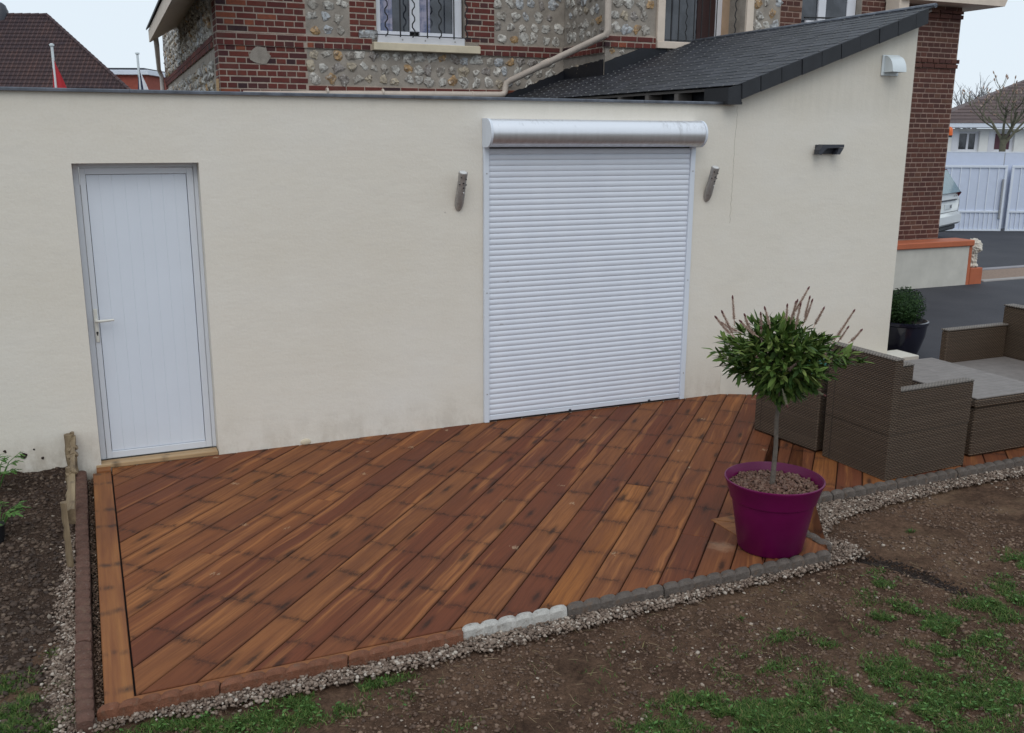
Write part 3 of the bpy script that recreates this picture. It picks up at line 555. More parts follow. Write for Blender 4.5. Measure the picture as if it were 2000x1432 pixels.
# ================================================================== ANNEX
ax = empty('rendered_annex', 'low cream rendered annex with white door, roller shutter and slate lean-to roof', 'building', (0, 0, 0))
wb = MB()
def wallbox(mb, x0, x1, z0, z1, y0=0, y1=.25): mb.box(x0, x1, y0, y1, z0, z1)
wallbox(wb, -4, -.0, -.3, 2.612); wallbox(wb, 0, .815, 2.15, 2.612); wallbox(wb, .815, 5.33, -.3, 2.612); wallbox(wb, 0, .815, -.3, -.005)
wb.prism([(5.33, -.3), (7.372, -.3), (7.372, 3.40), (5.33, 2.69)], 0, .25, 'y'); wb.box(7.12, 7.372, .25, 3.8, -.3, 3.3); wb.box(-4, -3.8, .25, 5, -.3, 2.612)
wb.obj('wall', RENDER, ax)
crk = MB(); pts = []; zz = 2.60; xx = 5.362; MB().box(5.19, 5.328, -.096, .262, 2.636, 2.752).obj('eave_block', IRON, ax); MB().box(5.19, 5.34, -.096, -.032, 2.613, 2.634).obj('eave_block', IRON, ax)
while zz > 1.55: pts.append((xx, -.0005, zz)); zz -= .035; xx = 5.362+random.uniform(-.006, .006)-.01*(2.6-zz)
crk.tube(pts, .0013, 4); crk.obj('crack', plain('crack_dark', (.38, .35, .29), .9), ax)
MB().box(-4, 5.30, .25, 4.99, 2.50, 2.55).obj('flat_roof', MEMBRANE, ax)
cp = MB(); xs = [-4, -1.6, .4, 2.4, 4.4, 5.30]
for a, b in zip(xs, xs[1:]): MB().prism([(-.03, 2.612), (.27, 2.612), (.27, 2.632), (-.022, 2.634), (-.03, 2.628)], a+.001, b-.001, 'x').obj('coping', ZINC, ax)
# plinth at the foot of the wall
mb = MB(); inset_prism(mb, [(5.345, -.002), (5.64, -.152), (7.63, -.172), (7.63, .12), (7.376, .12), (7.376, -.002)], -.1, .205, .006); mb.obj('plinth', plain('plinth_paint', (.65, .62, .55), .85, var=.06, sc=5, bump=.2), ax)
# wall base details
mb = MB().lathe([(.001, .004), (.034, .004), (.040, .0), (.040, -.01)], 20); o = mb.obj('drain_cap', CREAMS, ax, True); o.scale = (1.0, .62, 1); o.location = (1.468, -.004, .018); o.rotation_euler = (math.radians(90), 0, 0)
for cx, cz, s in ((-.486, .164, .020), (-.37, .13, .010), (-.215, .178, .008), (-.60, .21, .010), (-.42, .20, .006)):
    bm = bmesh.new(); bmesh.ops.create_icosphere(bm, subdivisions=2, radius=s)
    for v in bm.verts: v.co *= 1+.9*noise.noise(v.co*60+Vector((cx*9, 0, 0))); v.co.y *= .35
    me = bpy.data.meshes.new('mud_spot'); bm.to_mesh(me); bm.free(); me.materials.append(HUMUS); link('mud_spot', me, ax, (cx, -.002, cz))
# door
dr = empty('door', None, None); dr.parent = ax
y = .15
fr = MB(); fr.box(.0, .040, y-.03, y+.05, .03, 2.15, .003); fr.box(.040, .785, y-.03, y+.05, 2.118, 2.15, .003); fr.box(.785, .815, y-.03, y+.05, .03, 2.15, .003); fr.obj('door_frame', PVCD, dr)
fr = MB(); fr.box(.042, .078, y-.038, y+.02, .034, 2.116, .003); fr.box(.738, .783, y-.038, y+.02, .034, 2.116, .003); fr.box(.078, .738, y-.038, y+.02, 2.072, 2.116, .003); fr.box(.078, .738, y-.038, y+.02, .034, .084, .003); fr.obj('leaf_frame', PVCD, dr)
npk = 8; wd = (.7345-.0815)/npk
for i in range(npk): MB().box(.0815+i*wd+.0001, .0815+(i+1)*wd-.0001, y-.026, y-.002, .0865, 2.0695, .0009).obj('door_plank', PVC, dr)
MB().box(.079, .737, y-.006, y+.01, .085, 2.071).obj('backing', plain('door_gap', (.10, .10, .12), .8), dr)
h = MB(); h.box(.046, .072, y-.050, y-.039, .905, 1.145, .004); h.tube([(.059, y-.045, 1.062), (.059, y-.085, 1.062), (.085, y-.095, 1.063), (.175, y-.092, 1.066)], [.010, .010, .010, .008], 10); h.obj('door_handle', HANDLE, dr, True)
MB().lathe([(.0075, 0), (.0075, .004)], 12).obj('keyhole', IRON, dr, loc=(.059, y-.0505, .975), rot=(math.radians(90), 0, 0)); MB().box(.0555, .0625, y-.0545, y-.051, .955, .973).obj('keyhole', IRON, dr)
# shutter
sh = empty('roller_shutter', None, None); sh.parent = ax
for a, b in ((2.958, 3.003), (4.885, 4.932)):
    m = MB().box(a, b, -.034, -.002, .003, 2.256, .003); m.obj('guide_rail', PVC, sh)
    for zq in (.25, 1.1, 2.05): MB().lathe([(.005, 0), (.005, .003)], 8).obj('screw', STEEL, sh, loc=((a+b)/2, -.0345, zq), rot=(math.radians(90), 0, 0))
prof = [(-.004, 0), (-.0125, .001), (-.0160, .009), (-.0172, .019), (-.0166, .029), (-.0140, .037), (-.0105, .0415), (-.0102, .0438), (-.004, .0438)]
mb = MB().prism([(p[0], p[1]) for p in prof], 3.004, 4.884, 'x'); slat_me = mb.mesh('slat', SLAT, True)
nsl = 49
for i in range(nsl): link('slat', slat_me, sh, loc=(0, random.uniform(-.0006, .0006), .062+i*.0445))
MB().box(3.004, 4.884, -.020, -.004, .016, .060, .004).obj('bottom_bar', PVC, sh)
for xq in (3.75, 4.55): MB().box(xq, xq+.022, -.034, -.020, .018, .034, .003).obj('stop', ANTH, sh)
MB().box(3.004, 4.884, -.0035, -.0015, .0, 2.26).obj('gap', IRON, sh)
pr = [(-.002, 2.258), (-.150, 2.256)]+[(-.150-.045*math.sin(a), 2.332-.076*math.cos(a)) for a in [math.radians(t) for t in range(20, 90, 14)]]+[(-.195+.0, 2.345), (-.192, 2.385), (-.178, 2.42), (-.155, 2.447), (-.125, 2.463), (-.09, 2.470), (-.002, 2.472)]
pr = [(-.002, 2.256), (-.05, 2.254)]+[(-.085-.105*math.sin(a), 2.362-.108*math.cos(a)) for a in [math.radians(t) for t in range(10, 181, 10)]]+[(-.002, 2.471)]
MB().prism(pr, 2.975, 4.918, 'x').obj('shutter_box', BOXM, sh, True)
for a, b in ((2.955, 2.974), (4.919, 4.938)): MB().prism([(p[0]*1.015-.001, 2.362+(p[1]-2.362)*1.02) for p in pr], a, b, 'x').obj('end_cap', PVC, sh)

# lean-to roof --------------------------------------------------------------------
rf = empty('roof', None, None); rf.parent = ax
SL = .3476; EX, EZ = 5.275, 2.765; cs = math.atan(SL); yA, yB = -.115, 4.93
def rz(x): return EZ+(x-EX)*SL
m = MB(); m.prism([(EX+.02, rz(EX+.02)-.035), (7.43, rz(7.43)-.035), (7.43, rz(7.43)-.014), (EX+.02, rz(EX+.02)-.014)], yA+.03, 3.845, 'y'); m.prism([(EX+.02, rz(EX+.02)-.035), (6.165, rz(6.165)-.035), (6.165, rz(6.165)-.014), (EX+.02, rz(EX+.02)-.014)], 3.846, 4.99, 'y'); m.obj('roof_deck', GREYW, rf)
sw, sexp, sl = .205, .118, .235
ms = MB(); ms.box(0, sl, 0, sw-.004, 0, .006, .001); slm = ms.mesh('slate', SLATE)
sls = []
nc = int((7.45-EX)/(sexp*math.cos(cs)))+1
for c in range(nc):
    xs_ = EX-.01+c*sexp*math.cos(cs); yy = yA+(.5*sw if c % 2 else 0)-sw*.5
    while yy < 4.97:
        y0c = max(yy, yA); y1c = min(yy+sw, 3.845 if xs_ > 6.14 else 4.985)
        if y1c-y0c > .03: sls.append((xs_, y0c, (y1c-y0c)/sw))
        yy += sw
sls.sort(key=lambda t: (Vector((t[0], t[1], rz(t[0])))-CAM).length)
rest = MB(); rr = random.Random(5)
for i, (x_, y_, sc_) in enumerate(sls):
    ll = sl if x_+sl*math.cos(cs) < 7.47 else max(.06, (7.47-x_)/math.cos(cs)); tilt = -(cs+.020) ; zz = rz(x_)-.002+rr.uniform(0, .0025)
    M = Matrix.Translation((x_, y_, zz)) @ Matrix.Rotation(-(cs-.022), 4, 'Y') @ Matrix.Rotation(rr.uniform(-.004, .004), 4, 'Z') @ Matrix.Diagonal((ll/sl, sc_, 1, 1))
    # butt end is raised on the course below
    M = Matrix.Translation((0, 0, .008)) @ M
    if i < 300: link('slate', slm, rf, mw=M)
    else: rest.add([M @ v.co for v in slm.vertices], [tuple(p.vertices) for p in slm.polygons])
rest.obj('slates', SLATE, rf)['kind'] = 'stuff'
hk = MB()
for i, (x_, y_, sc_) in enumerate(sls): yc = y_+sw*sc_/2; hk.box(x_-.005, x_+.014, yc-.0035, yc+.0035, rz(x_)+.012, rz(x_)+.021)
hk.obj('slate_hooks', plain('hook_wire', (.22, .22, .22), .4), rf)['kind'] = 'stuff'
# verge slates
vx = [5.312, 5.505, 5.722, 5.936, 6.148, 6.360, 6.574, 6.788, 7.000, 7.212, 7.362]
for a, b in zip(vx, vx[1:]):
    t = random.uniform(-.004, .004); mb = MB().prism([(a+.010, rz(a)-.122), (b-.002+.006, rz(b)-.122), (b-.006, rz(b)+.008), (a+.002, rz(a)+.008)], -.122+t, -.108+t, 'y'); mb.obj('verge_slate', SLATEV, ax)
    MB().prism([(max(a, 5.345)+.001, rz(max(a, 5.345))-.09), (b-.001, rz(b)-.09), (b-.001, rz(b)-.012), (max(a, 5.345)+.001, rz(max(a, 5.345))-.012)], -.104, -.002, 'y').obj('verge_board', IRON, ax)
MB().prism([(5.185, 2.612), (5.325, 2.612), (5.310, rz(5.3)+.006), (5.185, rz(5.185)+.012)], -.110, -.098, 'y').obj('verge_slate', SLATEV, ax)
MB().box(5.46, 5.47, .26, 4.95, 2.60, 2.80).obj('eave_gap_shade', DARK, ax)  # black panel stands in for the shade inside the open eave gap
for yq in (.32, .82, 1.35, 1.9, 2.4): MB().prism([(5.285, 2.655), (5.44, 2.655), (5.44, rz(5.44)-.036), (5.285, rz(5.285)-.036)], yq, yq+.07, 'y').obj('rafter', GREYW, ax)
MB().tube([(7.44, yA, rz(7.44)+.014), (7.44, 3.84, rz(7.44)+.014)], .022, 8).obj('ridge_trim', ZINC, ax, True)
# wrinkled black flashing against the house
def flash(pts_top, mapf, th, name='flashing'):
    V = []; n = len(pts_top)
    for (b, t) in pts_top:
        V += [mapf(b, 0), mapf(t, 0), mapf(t, th), mapf(b, th)]
    F = []
    for i in range(n-1):
        for j in range(4): a = i*4+j; c = i*4+(j+1) % 4; F.append((a, c, c+4, a+4))
    F += [(0, 1, 2, 3), tuple(4*(n-1)+k for k in (3, 2, 1, 0))]; MB().add(V, F).obj(name, MEMBRANE, ax)
rr = random.Random(3)
L1 = [((x_, rz(x_)-.02), (x_, rz(x_)+.09+rr.uniform(-.012, .012)+.03*(x_-5.3))) for x_ in np.arange(5.30, 6.18, .05)]; flash(L1, lambda q, d: (q[0], 4.985-.02*d-d*.012, q[1]), 1)
L2 = [((y_, 3.05), (y_, rz(6.17)+.13+rr.uniform(-.012, .012)+.05*(4.97-y_))) for y_ in np.arange(4.96, 3.83, -.06)]; flash(L2, lambda q, d: (6.158-.014*d-.002, q[0], q[1]), 1)
L3 = [((x_, rz(x_)-.02), (x_, max(rz(x_)+.01, min(3.425, rz(x_)+.17)+rr.uniform(-.006, .006)))) for x_ in np.arange(6.15, 7.1, .05)]; flash(L3, lambda q, d: (q[0], 3.836-d*.012, q[1]), 1)

# wall fittings (things of their own) ----------------------------------------------
def torch(x, zt, lab):
    t = empty('wall_lamp', lab, 'wall lamp', (x, 0, zt), 0, 'brushed steel torch lamps beside the shutter')
    top = Vector((0, -.115, 0)); bot = Vector((0, .005, -.30)); d = (bot-top).normalized(); L_ = (bot-top).length; a = Vector((1, 0, 0)); b_ = d.cross(a)
    V = []; sg = 20; st = [0, .02, .05, .06, .12, .13, .2, .25, .28, .30, L_]
    for s_ in st:
        r_ = .036 if s_ < .245 else .036*math.sqrt(max(.02, 1-((s_-.245)/(L_-.24))**2)); r_ = .034 if s_ in (.05, .06, .12, .13) else r_
        for k in range(sg):
            p = top+d*s_+(a*math.cos(6.2832*k/sg)+b_*math.sin(6.2832*k/sg))*r_; p.y = min(p.y, -.002); V.append(p)
    F = [(i*sg+k, i*sg+(k+1) % sg, (i+1)*sg+(k+1) % sg, (i+1)*sg+k) for i in range(len(st)-1) for k in range(sg)]+[tuple(range(sg))[::-1], tuple(range((len(st)-1)*sg, len(st)*sg))]
    MB().add(V, F).obj('lamp_body', STEEL, t, True)
    q = MB().lathe([(.002, .003), (.026, .003), (.030, 0), (.030, -.004)], 20); q.obj('lens', LENS, t, True, loc=top-d*.003, rot=(-math.atan2(d.y, -d.z), 0, 0) if False else (math.atan2(.12, .30), 0, 0))
    s = MB()
    for k, s_ in ((-.6, .03), (.6, .045), (0, .075), (-.8, .09), (.9, .095), (.2, .115)):
        p = top+d*s_+(a*math.sin(k)-b_*math.cos(k)*(-1 if (b_.y > 0) else 1)*-1)*.0345; s.box(p.x-.006, p.x+.006, p.y-.003, p.y+.003, p.z-.005, p.z+.005, .0015)
    s.obj('perforation', IRON, t); p = top+d*.17; MB().lathe([(.0075, 0), (.005, .006), (.001, .008)], 12).obj('sensor', LENS, t, True, loc=(p.x+.012, p.y-.034, p.z), rot=(math.radians(90), 0, 0))
torch(2.752, 2.065, 'brushed steel torch lamp on the wall between door and shutter')
torch(5.085, 2.083, 'brushed steel torch lamp on the wall just right of the shutter')
t = empty('wall_light', 'angular dark grey wall light on the right part of the cream wall', 'wall light', (6.22, 0, 2.19))
mb = MB(); mb.prism([(0, .035), (.045, .085), (.285, .085), (.285, .058), (.05, .05)], -.10, -.03, 'y'); mb.obj('hood', ANTH, t)
mb = MB().box(0.03, .28, -.03, -.002, .0, .083, .003); mb.obj('back_plate', ANTH, t); MB().prism([(0, -.004), (.03, -.004), (.085, .05), (.045, .083), (.0, .036)], -.098, -.032, 'y').obj('end_arm', ANTH, t); MB().prism([(.205, -.004), (.245, -.004), (.285, .055), (.23, .05)], -.098, -.032, 'y').obj('end_arm', ANTH, t)
t = empty('vent_cowl', 'white curved vent cowl high on the wall under the roof verge', 'vent', (6.955, 0, 2.90))
MB().box(0, .205, -.018, -.002, 0, .185, .004).obj('back_plate', WHITEP, t)
cpz = [(-.018, .178)]+[(-.018-.115*math.sin(math.radians(a)), .03+.148*math.cos(math.radians(a))) for a in range(10, 91, 10)]+[(-.128, .03)]+[(-.018-.108*math.sin(math.radians(a)), .03+.141*math.cos(math.radians(a))) for a in range(90, 5, -10)]+[(-.018, .171)]
MB().prism(cpz, .02, .185, 'x').obj('hood', WHITEP, t, True)
sidep = [(-.018, .03), (-.128, .03)]+[(-.018-.108*math.sin(math.radians(a)), .03+.141*math.cos(math.radians(a))) for a in range(80, 5, -10)]+[(-.018, .171)]
for a in (.02, .181): MB().prism(sidep, a, a+.004, 'x').obj('side', WHITEP, t)

# ================================================================== BRICK AND FLINT HOUSE
Y1, Y2 = 5.0, 3.85
hs = empty('brick_house', 'tall house of red brick and flint behind the annex', 'house', (0, 0, 0))
def px(p):
    d = Vector(p)-CAM; z = d.dot(fw); return 1000+1884*d.dot(rt)/z, 716-1884*d.dot(up)/z
def panelwall(mb, u0, u1, z0, z1, y0, y1, holes):
    us = sorted({u0, u1, *[h[0] for h in holes], *[h[1] for h in holes]}); zs = sorted({z0, z1, *[h[2] for h in holes], *[h[3] for h in holes]})
    for a, b in zip(us, us[1:]):
        for c, d in zip(zs, zs[1:]):
            if not any(h[0] <= a and b <= h[1] and h[2] <= c and d <= h[3] for h in holes): mb.box(a, b, y0, y1, c, d)
m = MB(); panelwall(m, 1.66, 6.165, 0, 4.9, Y1, Y1+.35, [(3.57, 4.74, 3.45, 4.9)]); m.obj('wall', MORTAR, hs)
m = MB(); panelwall(m, 6.165, 12.10, 0, 4.9, Y2, Y2+.35, [(6.99, 8.245, 3.50, 4.9), (9.17, 10.2, 3.70, 4.9)]); m.obj('wall', MORTAR, hs)
MB().box(6.165, 6.5, Y2+.35, Y1, 0, 4.9).obj('wall', MORTAR, hs); MB().box(11.75, 12.10, Y2+.35, 9, 0, 4.9).obj('wall', MORTAR, hs)
SD = Vector((.023, 1, 0)).normalized(); SN = Vector((-SD.y, SD.x, 0))   # left side wall direction, outward normal
c0 = Vector((1.655, Y1+.0, 0))
m = MB(); a = c0; b = c0+SD*10.2
m.add([(a.x, a.y, 0), (b.x, b.y, 0), (b.x+.35, b.y, 0), (a.x+.35, a.y+.36, 0), (a.x, a.y, 4.9), (b.x, b.y, 4.9), (b.x+.35, b.y, 4.9), (a.x+.35, a.y+.36, 4.9)], [(0, 1, 5, 4), (1, 2, 6, 5), (2, 3, 7, 6), (3, 0, 4, 7), (4, 5, 6, 7)]); m.obj('wall', MORTAR, hs)
m = MB(); m.box(1.9, 6.1, Y1+1.6, Y1+1.62, 2.5, 4.9); m.box(6.6, 11.7, Y2+1.5, Y2+1.52, 2.5, 4.9); m.obj('interior', DARK, hs)
# brick layout ------------------------------------------------------------
CAND = []   # (matrix, length, mat index, depth)
H_ = .055; PZ = .0715
def bricks(o, ud, x0, x1, z0, z1, kind, proud=.006, mi=0, pz=PZ, start=0, L_=.222):
    """rows of bricks on a wall frame: o origin, ud along-wall unit vector; outward is ud x z"""
    out = Vector((ud.y, -ud.x, 0)); row = start; z = z0
    while z+H_*.6 < z1+.005:
        hd = (row % 2) if kind == 'bond' else (0 if kind == 's' else 1)
        ln = L_ if not hd else (L_-.012)/2; p = ln+.012; x = x0-(0 if hd else (L_*.5 if (row//2) % 2 else 0)); x += (-.03 if hd else 0)
        while x < x1-.02:
            a, b = max(x, x0), min(x+ln, x1)
            if b-a > .03:
                P_ = o+ud*a+Vector((0, 0, z)); hz = min(H_*(pz/PZ), z1-z) if z+H_ > z1+.012 else H_*(pz/PZ)
                pr_ = proud+random.uniform(-.0015, .0015)
                M = Matrix(((ud.x, -out.x, 0, P_.x+out.x*pr_), (ud.y, -out.y, 0, P_.y+out.y*pr_), (0, 0, 1, P_.z+random.uniform(-.0015, .0015)), (0, 0, 0, 1)))
                CAND.append((M, b-a, hz, mi))
            x += p
        z += pz; row += 1
OX = Vector((1, 0, 0)); F1 = Vector((0, Y1, 0)); F2 = Vector((0, Y2, 0))
bricks(F1, OX, 1.655, 2.69, 2.52, 4.6, 'bond')                         # left corner pier
bricks(F1, OX, 3.235, 3.565, 3.51, 4.6, 'bond'); bricks(F1, OX, 4.75, 5.148, 3.51, 4.6, 'bond', start=1)
bricks(F1, OX, 2.70, 3.50, 3.435, 3.50, 's', .028); bricks(F1, OX, 2.70, 3.50, 3.362, 3.43, 'h', .028)
bricks(F1, OX, 1.640, 2.69, 3.435, 3.50, 's', .028); bricks(F1, OX, 1.640, 2.69, 3.362, 3.43, 'h', .028)
bricks(F1, OX, 4.93, 6.12, 3.425, 3.49, 's', .028); bricks(F1, OX, 4.93, 6.12, 3.352, 3.42, 'h', .028)
bricks(F1, OX, 2.70, 5.45, 2.865, 2.93, 's', .006); bricks(F1, OX, 2.70, 5.45, 2.79, 2.86, 's', .006)
FR = Vector((6.165, Y1, 0)); UR = Vector((0, -1, 0))                   # return wall, seen obliquely
bricks(FR, UR, 0.03, 1.12, 3.425, 3.52, 's', .028); bricks(FR, UR, .03, 1.12, 3.352, 3.42, 'h', .028)
bricks(F2, OX, 6.14, 6.875, 3.492, 3.56, 's', .028); bricks(F2, OX, 6.14, 6.875, 3.418, 3.49, 'h', .028)
bricks(F2, OX, 8.82, 9.165, 3.55, 4.6, 'bond', mi=1); bricks(F2, OX, 10.21, 11.2, 3.62, 4.6, 'bond', mi=1)
bricks(F2, OX, 11.18, 12.095, .55, 4.6, 'bond', mi=1)
bricks(F2, OX, 11.18, 12.125, 3.40, 3.46, 'h', .03, 1); bricks(F2, OX, 11.18, 12.125, 3.33, 3.395, 's', .03, 1)
bricks(F2, OX, 11.18, 12.125, 4.02, 4.13, 's', .04, 1)
bricks(Vector((c0.x, c0.y, 0))+SD*.36, -SD, 0.0, .34, 2.52, 4.6, 'bond', start=1)   # quoin on the left side wall
# the joints between bricks show a lighter mortar: thin backing sheets
for b_ in ((1.651, 2.694, Y1-.001, Y1+.01, 2.4, 4.88), (3.23, 3.568, Y1-.001, Y1+.01, 3.50, 4.88), (4.744, 5.152, Y1-.001, Y1+.01, 3.50, 4.88), (1.638, 3.505, Y1-.022, Y1-.0015, 3.358, 3.499), (4.925, 6.13, Y1-.022, Y1-.0015, 3.348, 3.493), (2.695, 5.45, Y1-.0012, Y1, 2.78, 2.935), (6.142, 6.163, 3.87, 4.97, 3.348, 3.50), (6.142, 6.88, Y2-.022, Y2-.0015, 3.414, 3.563)): MB().box(*b_).obj('joint', MORTARB, hs)
for b_ in ((8.81, 9.168, Y2-.001, Y2+.01, 3.4, 4.88), (10.205, 12.098, Y2-.001, Y2+.01, .5, 4.88)): MB().box(*b_).obj('joint', MORTARP, hs)
vis = []; hid = []
for c in CAND:
    p = c[0].translation; q = px(p); (vis if (-60 < q[0] < 2020 and -30 < q[1] < 520) else hid).append(((p-CAM).length, c))
vis.sort(key=lambda t: t[0])
bme = {}
def brick_mesh(mi):
    b_ = MB(); c = .003; V = [(0, .03, 0), (1, .03, 0), (1, .03, 1), (0, .03, 1), (0, c, 0), (1, c, 0), (1, c, 1), (0, c, 1), (.02, 0, .05), (.98, 0, .05), (.98, 0, .95), (.02, 0, .95)]
    b_.add(V, [(8, 9, 10, 11), (4, 5, 9, 8), (5, 6, 10, 9), (6, 7, 11, 10), (7, 4, 8, 11), (0, 1, 5, 4), (1, 2, 6, 5), (2, 3, 7, 6), (3, 0, 4, 7)]); return b_.mesh('brick', (BRICK, BRICKR)[mi])
BMs = [brick_mesh(0), brick_mesh(1)]; restb = [MB(), MB()]
for i, (d_, (M, l_, h_, mi)) in enumerate(vis):
    MM = M @ Matrix.Diagonal((l_, 1, h_, 1))
    if i < 300: link('brick', BMs[mi], hs, mw=MM)
    else: restb[mi].add([MM @ v.co for v in BMs[mi].vertices], [tuple(p.vertices) for p in BMs[mi].polygons])
for k_, (mb_, mt_) in enumerate(zip(restb, (BRICK, BRICKR))):
    if mb_.v: o = mb_.obj('bricks', mt_, hs); o['kind'] = 'stuff'
# flints -------------------------------------------------------------------
def flint_me(seed):
    bm = bmesh.new(); bmesh.ops.create_icosphere(bm, subdivisions=2, radius=1); r_ = random.Random(seed)
    o = Vector((seed*3.1, 0, 0))
    for v in bm.verts:
        n_ = noise.noise(v.co*1.4+o)*.45+noise.noise(v.co*3.5+o)*.28; v.co *= 1+n_*1.35; v.co.y *= .40
    me = bpy.data.meshes.new('flint'); bm.to_mesh(me); bm.free(); me.materials.append(FLINT); return me
FM = [flint_me(s) for s in range(7)]; FC = []
def flints(o, ud, x0, x1, z0, z1, px_=.162, pz_=.148, r0_=.055, r1=.082, side=False):
    out = Vector((ud.y, -ud.x, 0)); z = z0+pz_*.5; row = 0
    while z < z1-.03:
        x = x0+px_*(.35 if row % 2 else .65)
        while x < x1-.04:
            r_ = random.uniform(r0_, r1); P_ = o+ud*(x+random.uniform(-.02, .02))+Vector((0, 0, z+random.uniform(-.018, .018)))+out*(-.004)
            M = Matrix(((ud.x, -out.x, 0, P_.x), (ud.y, -out.y, 0, P_.y), (0, 0, 1, P_.z), (0, 0, 0, 1))) @ Matrix.Rotation(random.uniform(0, 6.28), 4, 'Y') @ Matrix.Diagonal((r_*random.uniform(.8, 1.2), r_*(.9 if not side else 1.9), r_*random.uniform(.65, 1.0), 1))
            FC.append((M, random.randrange(7))); x += px_*random.uniform(.85, 1.15)
        z += pz_; row += 1
flints(F1, OX, 2.69, 3.23, 3.50, 4.5); flints(F1, OX, 2.69, 6.10, 2.94, 3.36, .155, .140); flints(F1, OX, 5.15, 6.13, 3.50, 4.6)
flints(FR, UR, .06, 1.1, 3.52, 4.6); flints(FR, UR, .06, 1.12, 2.95, 3.35)
flints(F2, OX, 6.2, 6.88, 3.57, 4.6); flints(F2, OX, 6.2, 6.9, 3.15, 3.42, r0_=.03, r1=.05); flints(F2, OX, 8.37, 8.82, 3.55, 4.6)
vis = [(M, k_) for M, k_ in FC if (-40 < px(M.translation)[0] < 2020 and -40 < px(M.translation)[1] < 260)]
vis.sort(key=lambda t: (t[0].translation-CAM).length)
for M, k_ in vis[:300]: link('flint', FM[k_], hs, mw=M)
FC = []; flints(c0+SD*9.9, -SD, .2, 9.35, 2.5, 3.29, .13, .12, .05, .075, True); flints(c0+SD*9.9, -SD, .2, 9.35, 3.47, 4.8, .13, .12, .05, .075, True)
rest = MB()
for M, k_ in FC: rest.add([M @ v.co for v in FM[k_].vertices], [tuple(p.vertices) for p in FM[k_].polygons])
rest.obj('flints', FLINT, hs)['kind'] = 'stuff'
# brick string course on the side wall, brick corner at its far end, eave course
def sidebox(mb, s0, s1, z0, z1, o0, o1):
    A = c0+SD*s0; B = c0+SD*s1; q = [(A+SN*o0), (B+SN*o0), (B+SN*o1), (A+SN*o1)]
    mb.add([(p.x, p.y, z0) for p in q]+[(p.x, p.y, z1) for p in q], [(0, 1, 2, 3), (4, 5, 6, 7), (0, 1, 5, 4), (1, 2, 6, 5), (2, 3, 7, 6), (3, 0, 4, 7)])
m = MB()
for zq, ln in ((3.358, .114), (3.432, .232)):
    s_ = .36
    while s_ < 9.9: sidebox(m, s_, s_+ln-.012, zq-.012*s_/2, zq+.062-.012*s_/2, -.002, .028); s_ += ln
m.obj('string_course', BRICK, hs)['kind'] = 'stuff'
m = MB(); [sidebox(m, q_, q_+.5, 3.358-.012*(q_+.25)/2, 3.49-.012*(q_+.25)/2, -.001, .018) for q_ in np.arange(.35, 9.6, .5)]; m.obj('joint', MORTARB, hs)['kind'] = 'stuff'; m = MB(); sidebox(m, 9.55, 9.97, 0, 4.4, -.001, .02); m.obj('corner_pier', BRICK, hs)
m = MB(); sidebox(m, .4, 9.9, 4.16, 4.9, -.001, .022); m.obj('eave_course', BRICKR, hs)
# eave of the left side: fascia, soffit, roof edge, gutter downpipe
E0 = Vector((1.133, 2.2, 0)); E1 = Vector((1.302, 10.42, 0)); dE = (E1-E0).normalized(); nE = Vector((-dE.y, dE.x, 0)); SLAB_Z = 3.80
def bar(mb, A, B, o0, o1, z0, z1):
    q = [A+nE*o0, B+nE*o0, B+nE*o1, A+nE*o1]; mb.add([(p.x, p.y, z0) for p in q]+[(p.x, p.y, z1) for p in q], [(0, 1, 2, 3), (4, 5, 6, 7), (0, 1, 5, 4), (1, 2, 6, 5), (2, 3, 7, 6), (3, 0, 4, 7)])
ev = MB(); A = Vector((1.17, 4.2, 0)); bar(ev, A, E1, 0, .02, 3.80, 3.985); ev.obj('fascia', BEIGE, hs)
ev = MB(); q = [A, E1, Vector((1.93, 10.6, 0)), Vector((1.70, 4.2, 0))]; ev.add([(p.x, p.y, 3.80+.38*(1 if i > 1 else 0)) for i, p in enumerate(q)]+[(p.x, p.y, 3.83+.38*(1 if i > 1 else 0)) for i, p in enumerate(q)], [(0, 1, 2, 3), (4, 5, 6, 7), (0, 1, 5, 4), (1, 2, 6, 5), (2, 3, 7, 6), (3, 0, 4, 7)]); ev.obj('soffit', BEIGE, hs)
ev = MB(); q = [A+nE*.05, E1+nE*.05+dE*.1, Vector((3.9, 10.6, 0)), Vector((3.7, 4.2, 0))]; ev.add([(p.x, p.y, 3.99+2.3*(1 if i > 1 else 0)) for i, p in enumerate(q)]+[(p.x, p.y, 4.02+2.3*(1 if i > 1 else 0)) for i, p in enumerate(q)], [(0, 1, 2, 3), (4, 5, 6, 7), (0, 1, 5, 4), (1, 2, 6, 5), (2, 3, 7, 6), (3, 0, 4, 7)]); ev.obj('roof', SLATEV, hs)
far = c0+SD*9.85+SN*.10; m = MB().tube([(1.37, 10.25, 3.93), (1.385, 10.3, 3.76), (far.x-.05, far.y-.1, 3.62), (far.x, far.y, 3.50), (far.x, far.y, 3.2), (far.x, far.y, .2)], .042, 10); m.obj('downpipe', plain('pale_pipe', (.60, .57, .54), .5), hs, True)
# grey patch of mortar on the pier, timber offcut at its foot
bm_ = MB(); rr = random.Random(2); pt = [(.12*(.8+.3*rr.random())*math.cos(a), .11*(.8+.35*rr.random())*math.sin(a)) for a in np.linspace(0, 6.28, 15)[:-1]]; bm_.prism(pt, -.013, -.004, 'y'); bm_.obj('mortar_patch', MORTAR, hs, loc=(2.129, Y1-.002, 3.25))
MB().box(1.60, 1.63, Y1-.09, Y1-.04, 2.6, 2.97, .004).obj('timber_lath', WOODP, hs)
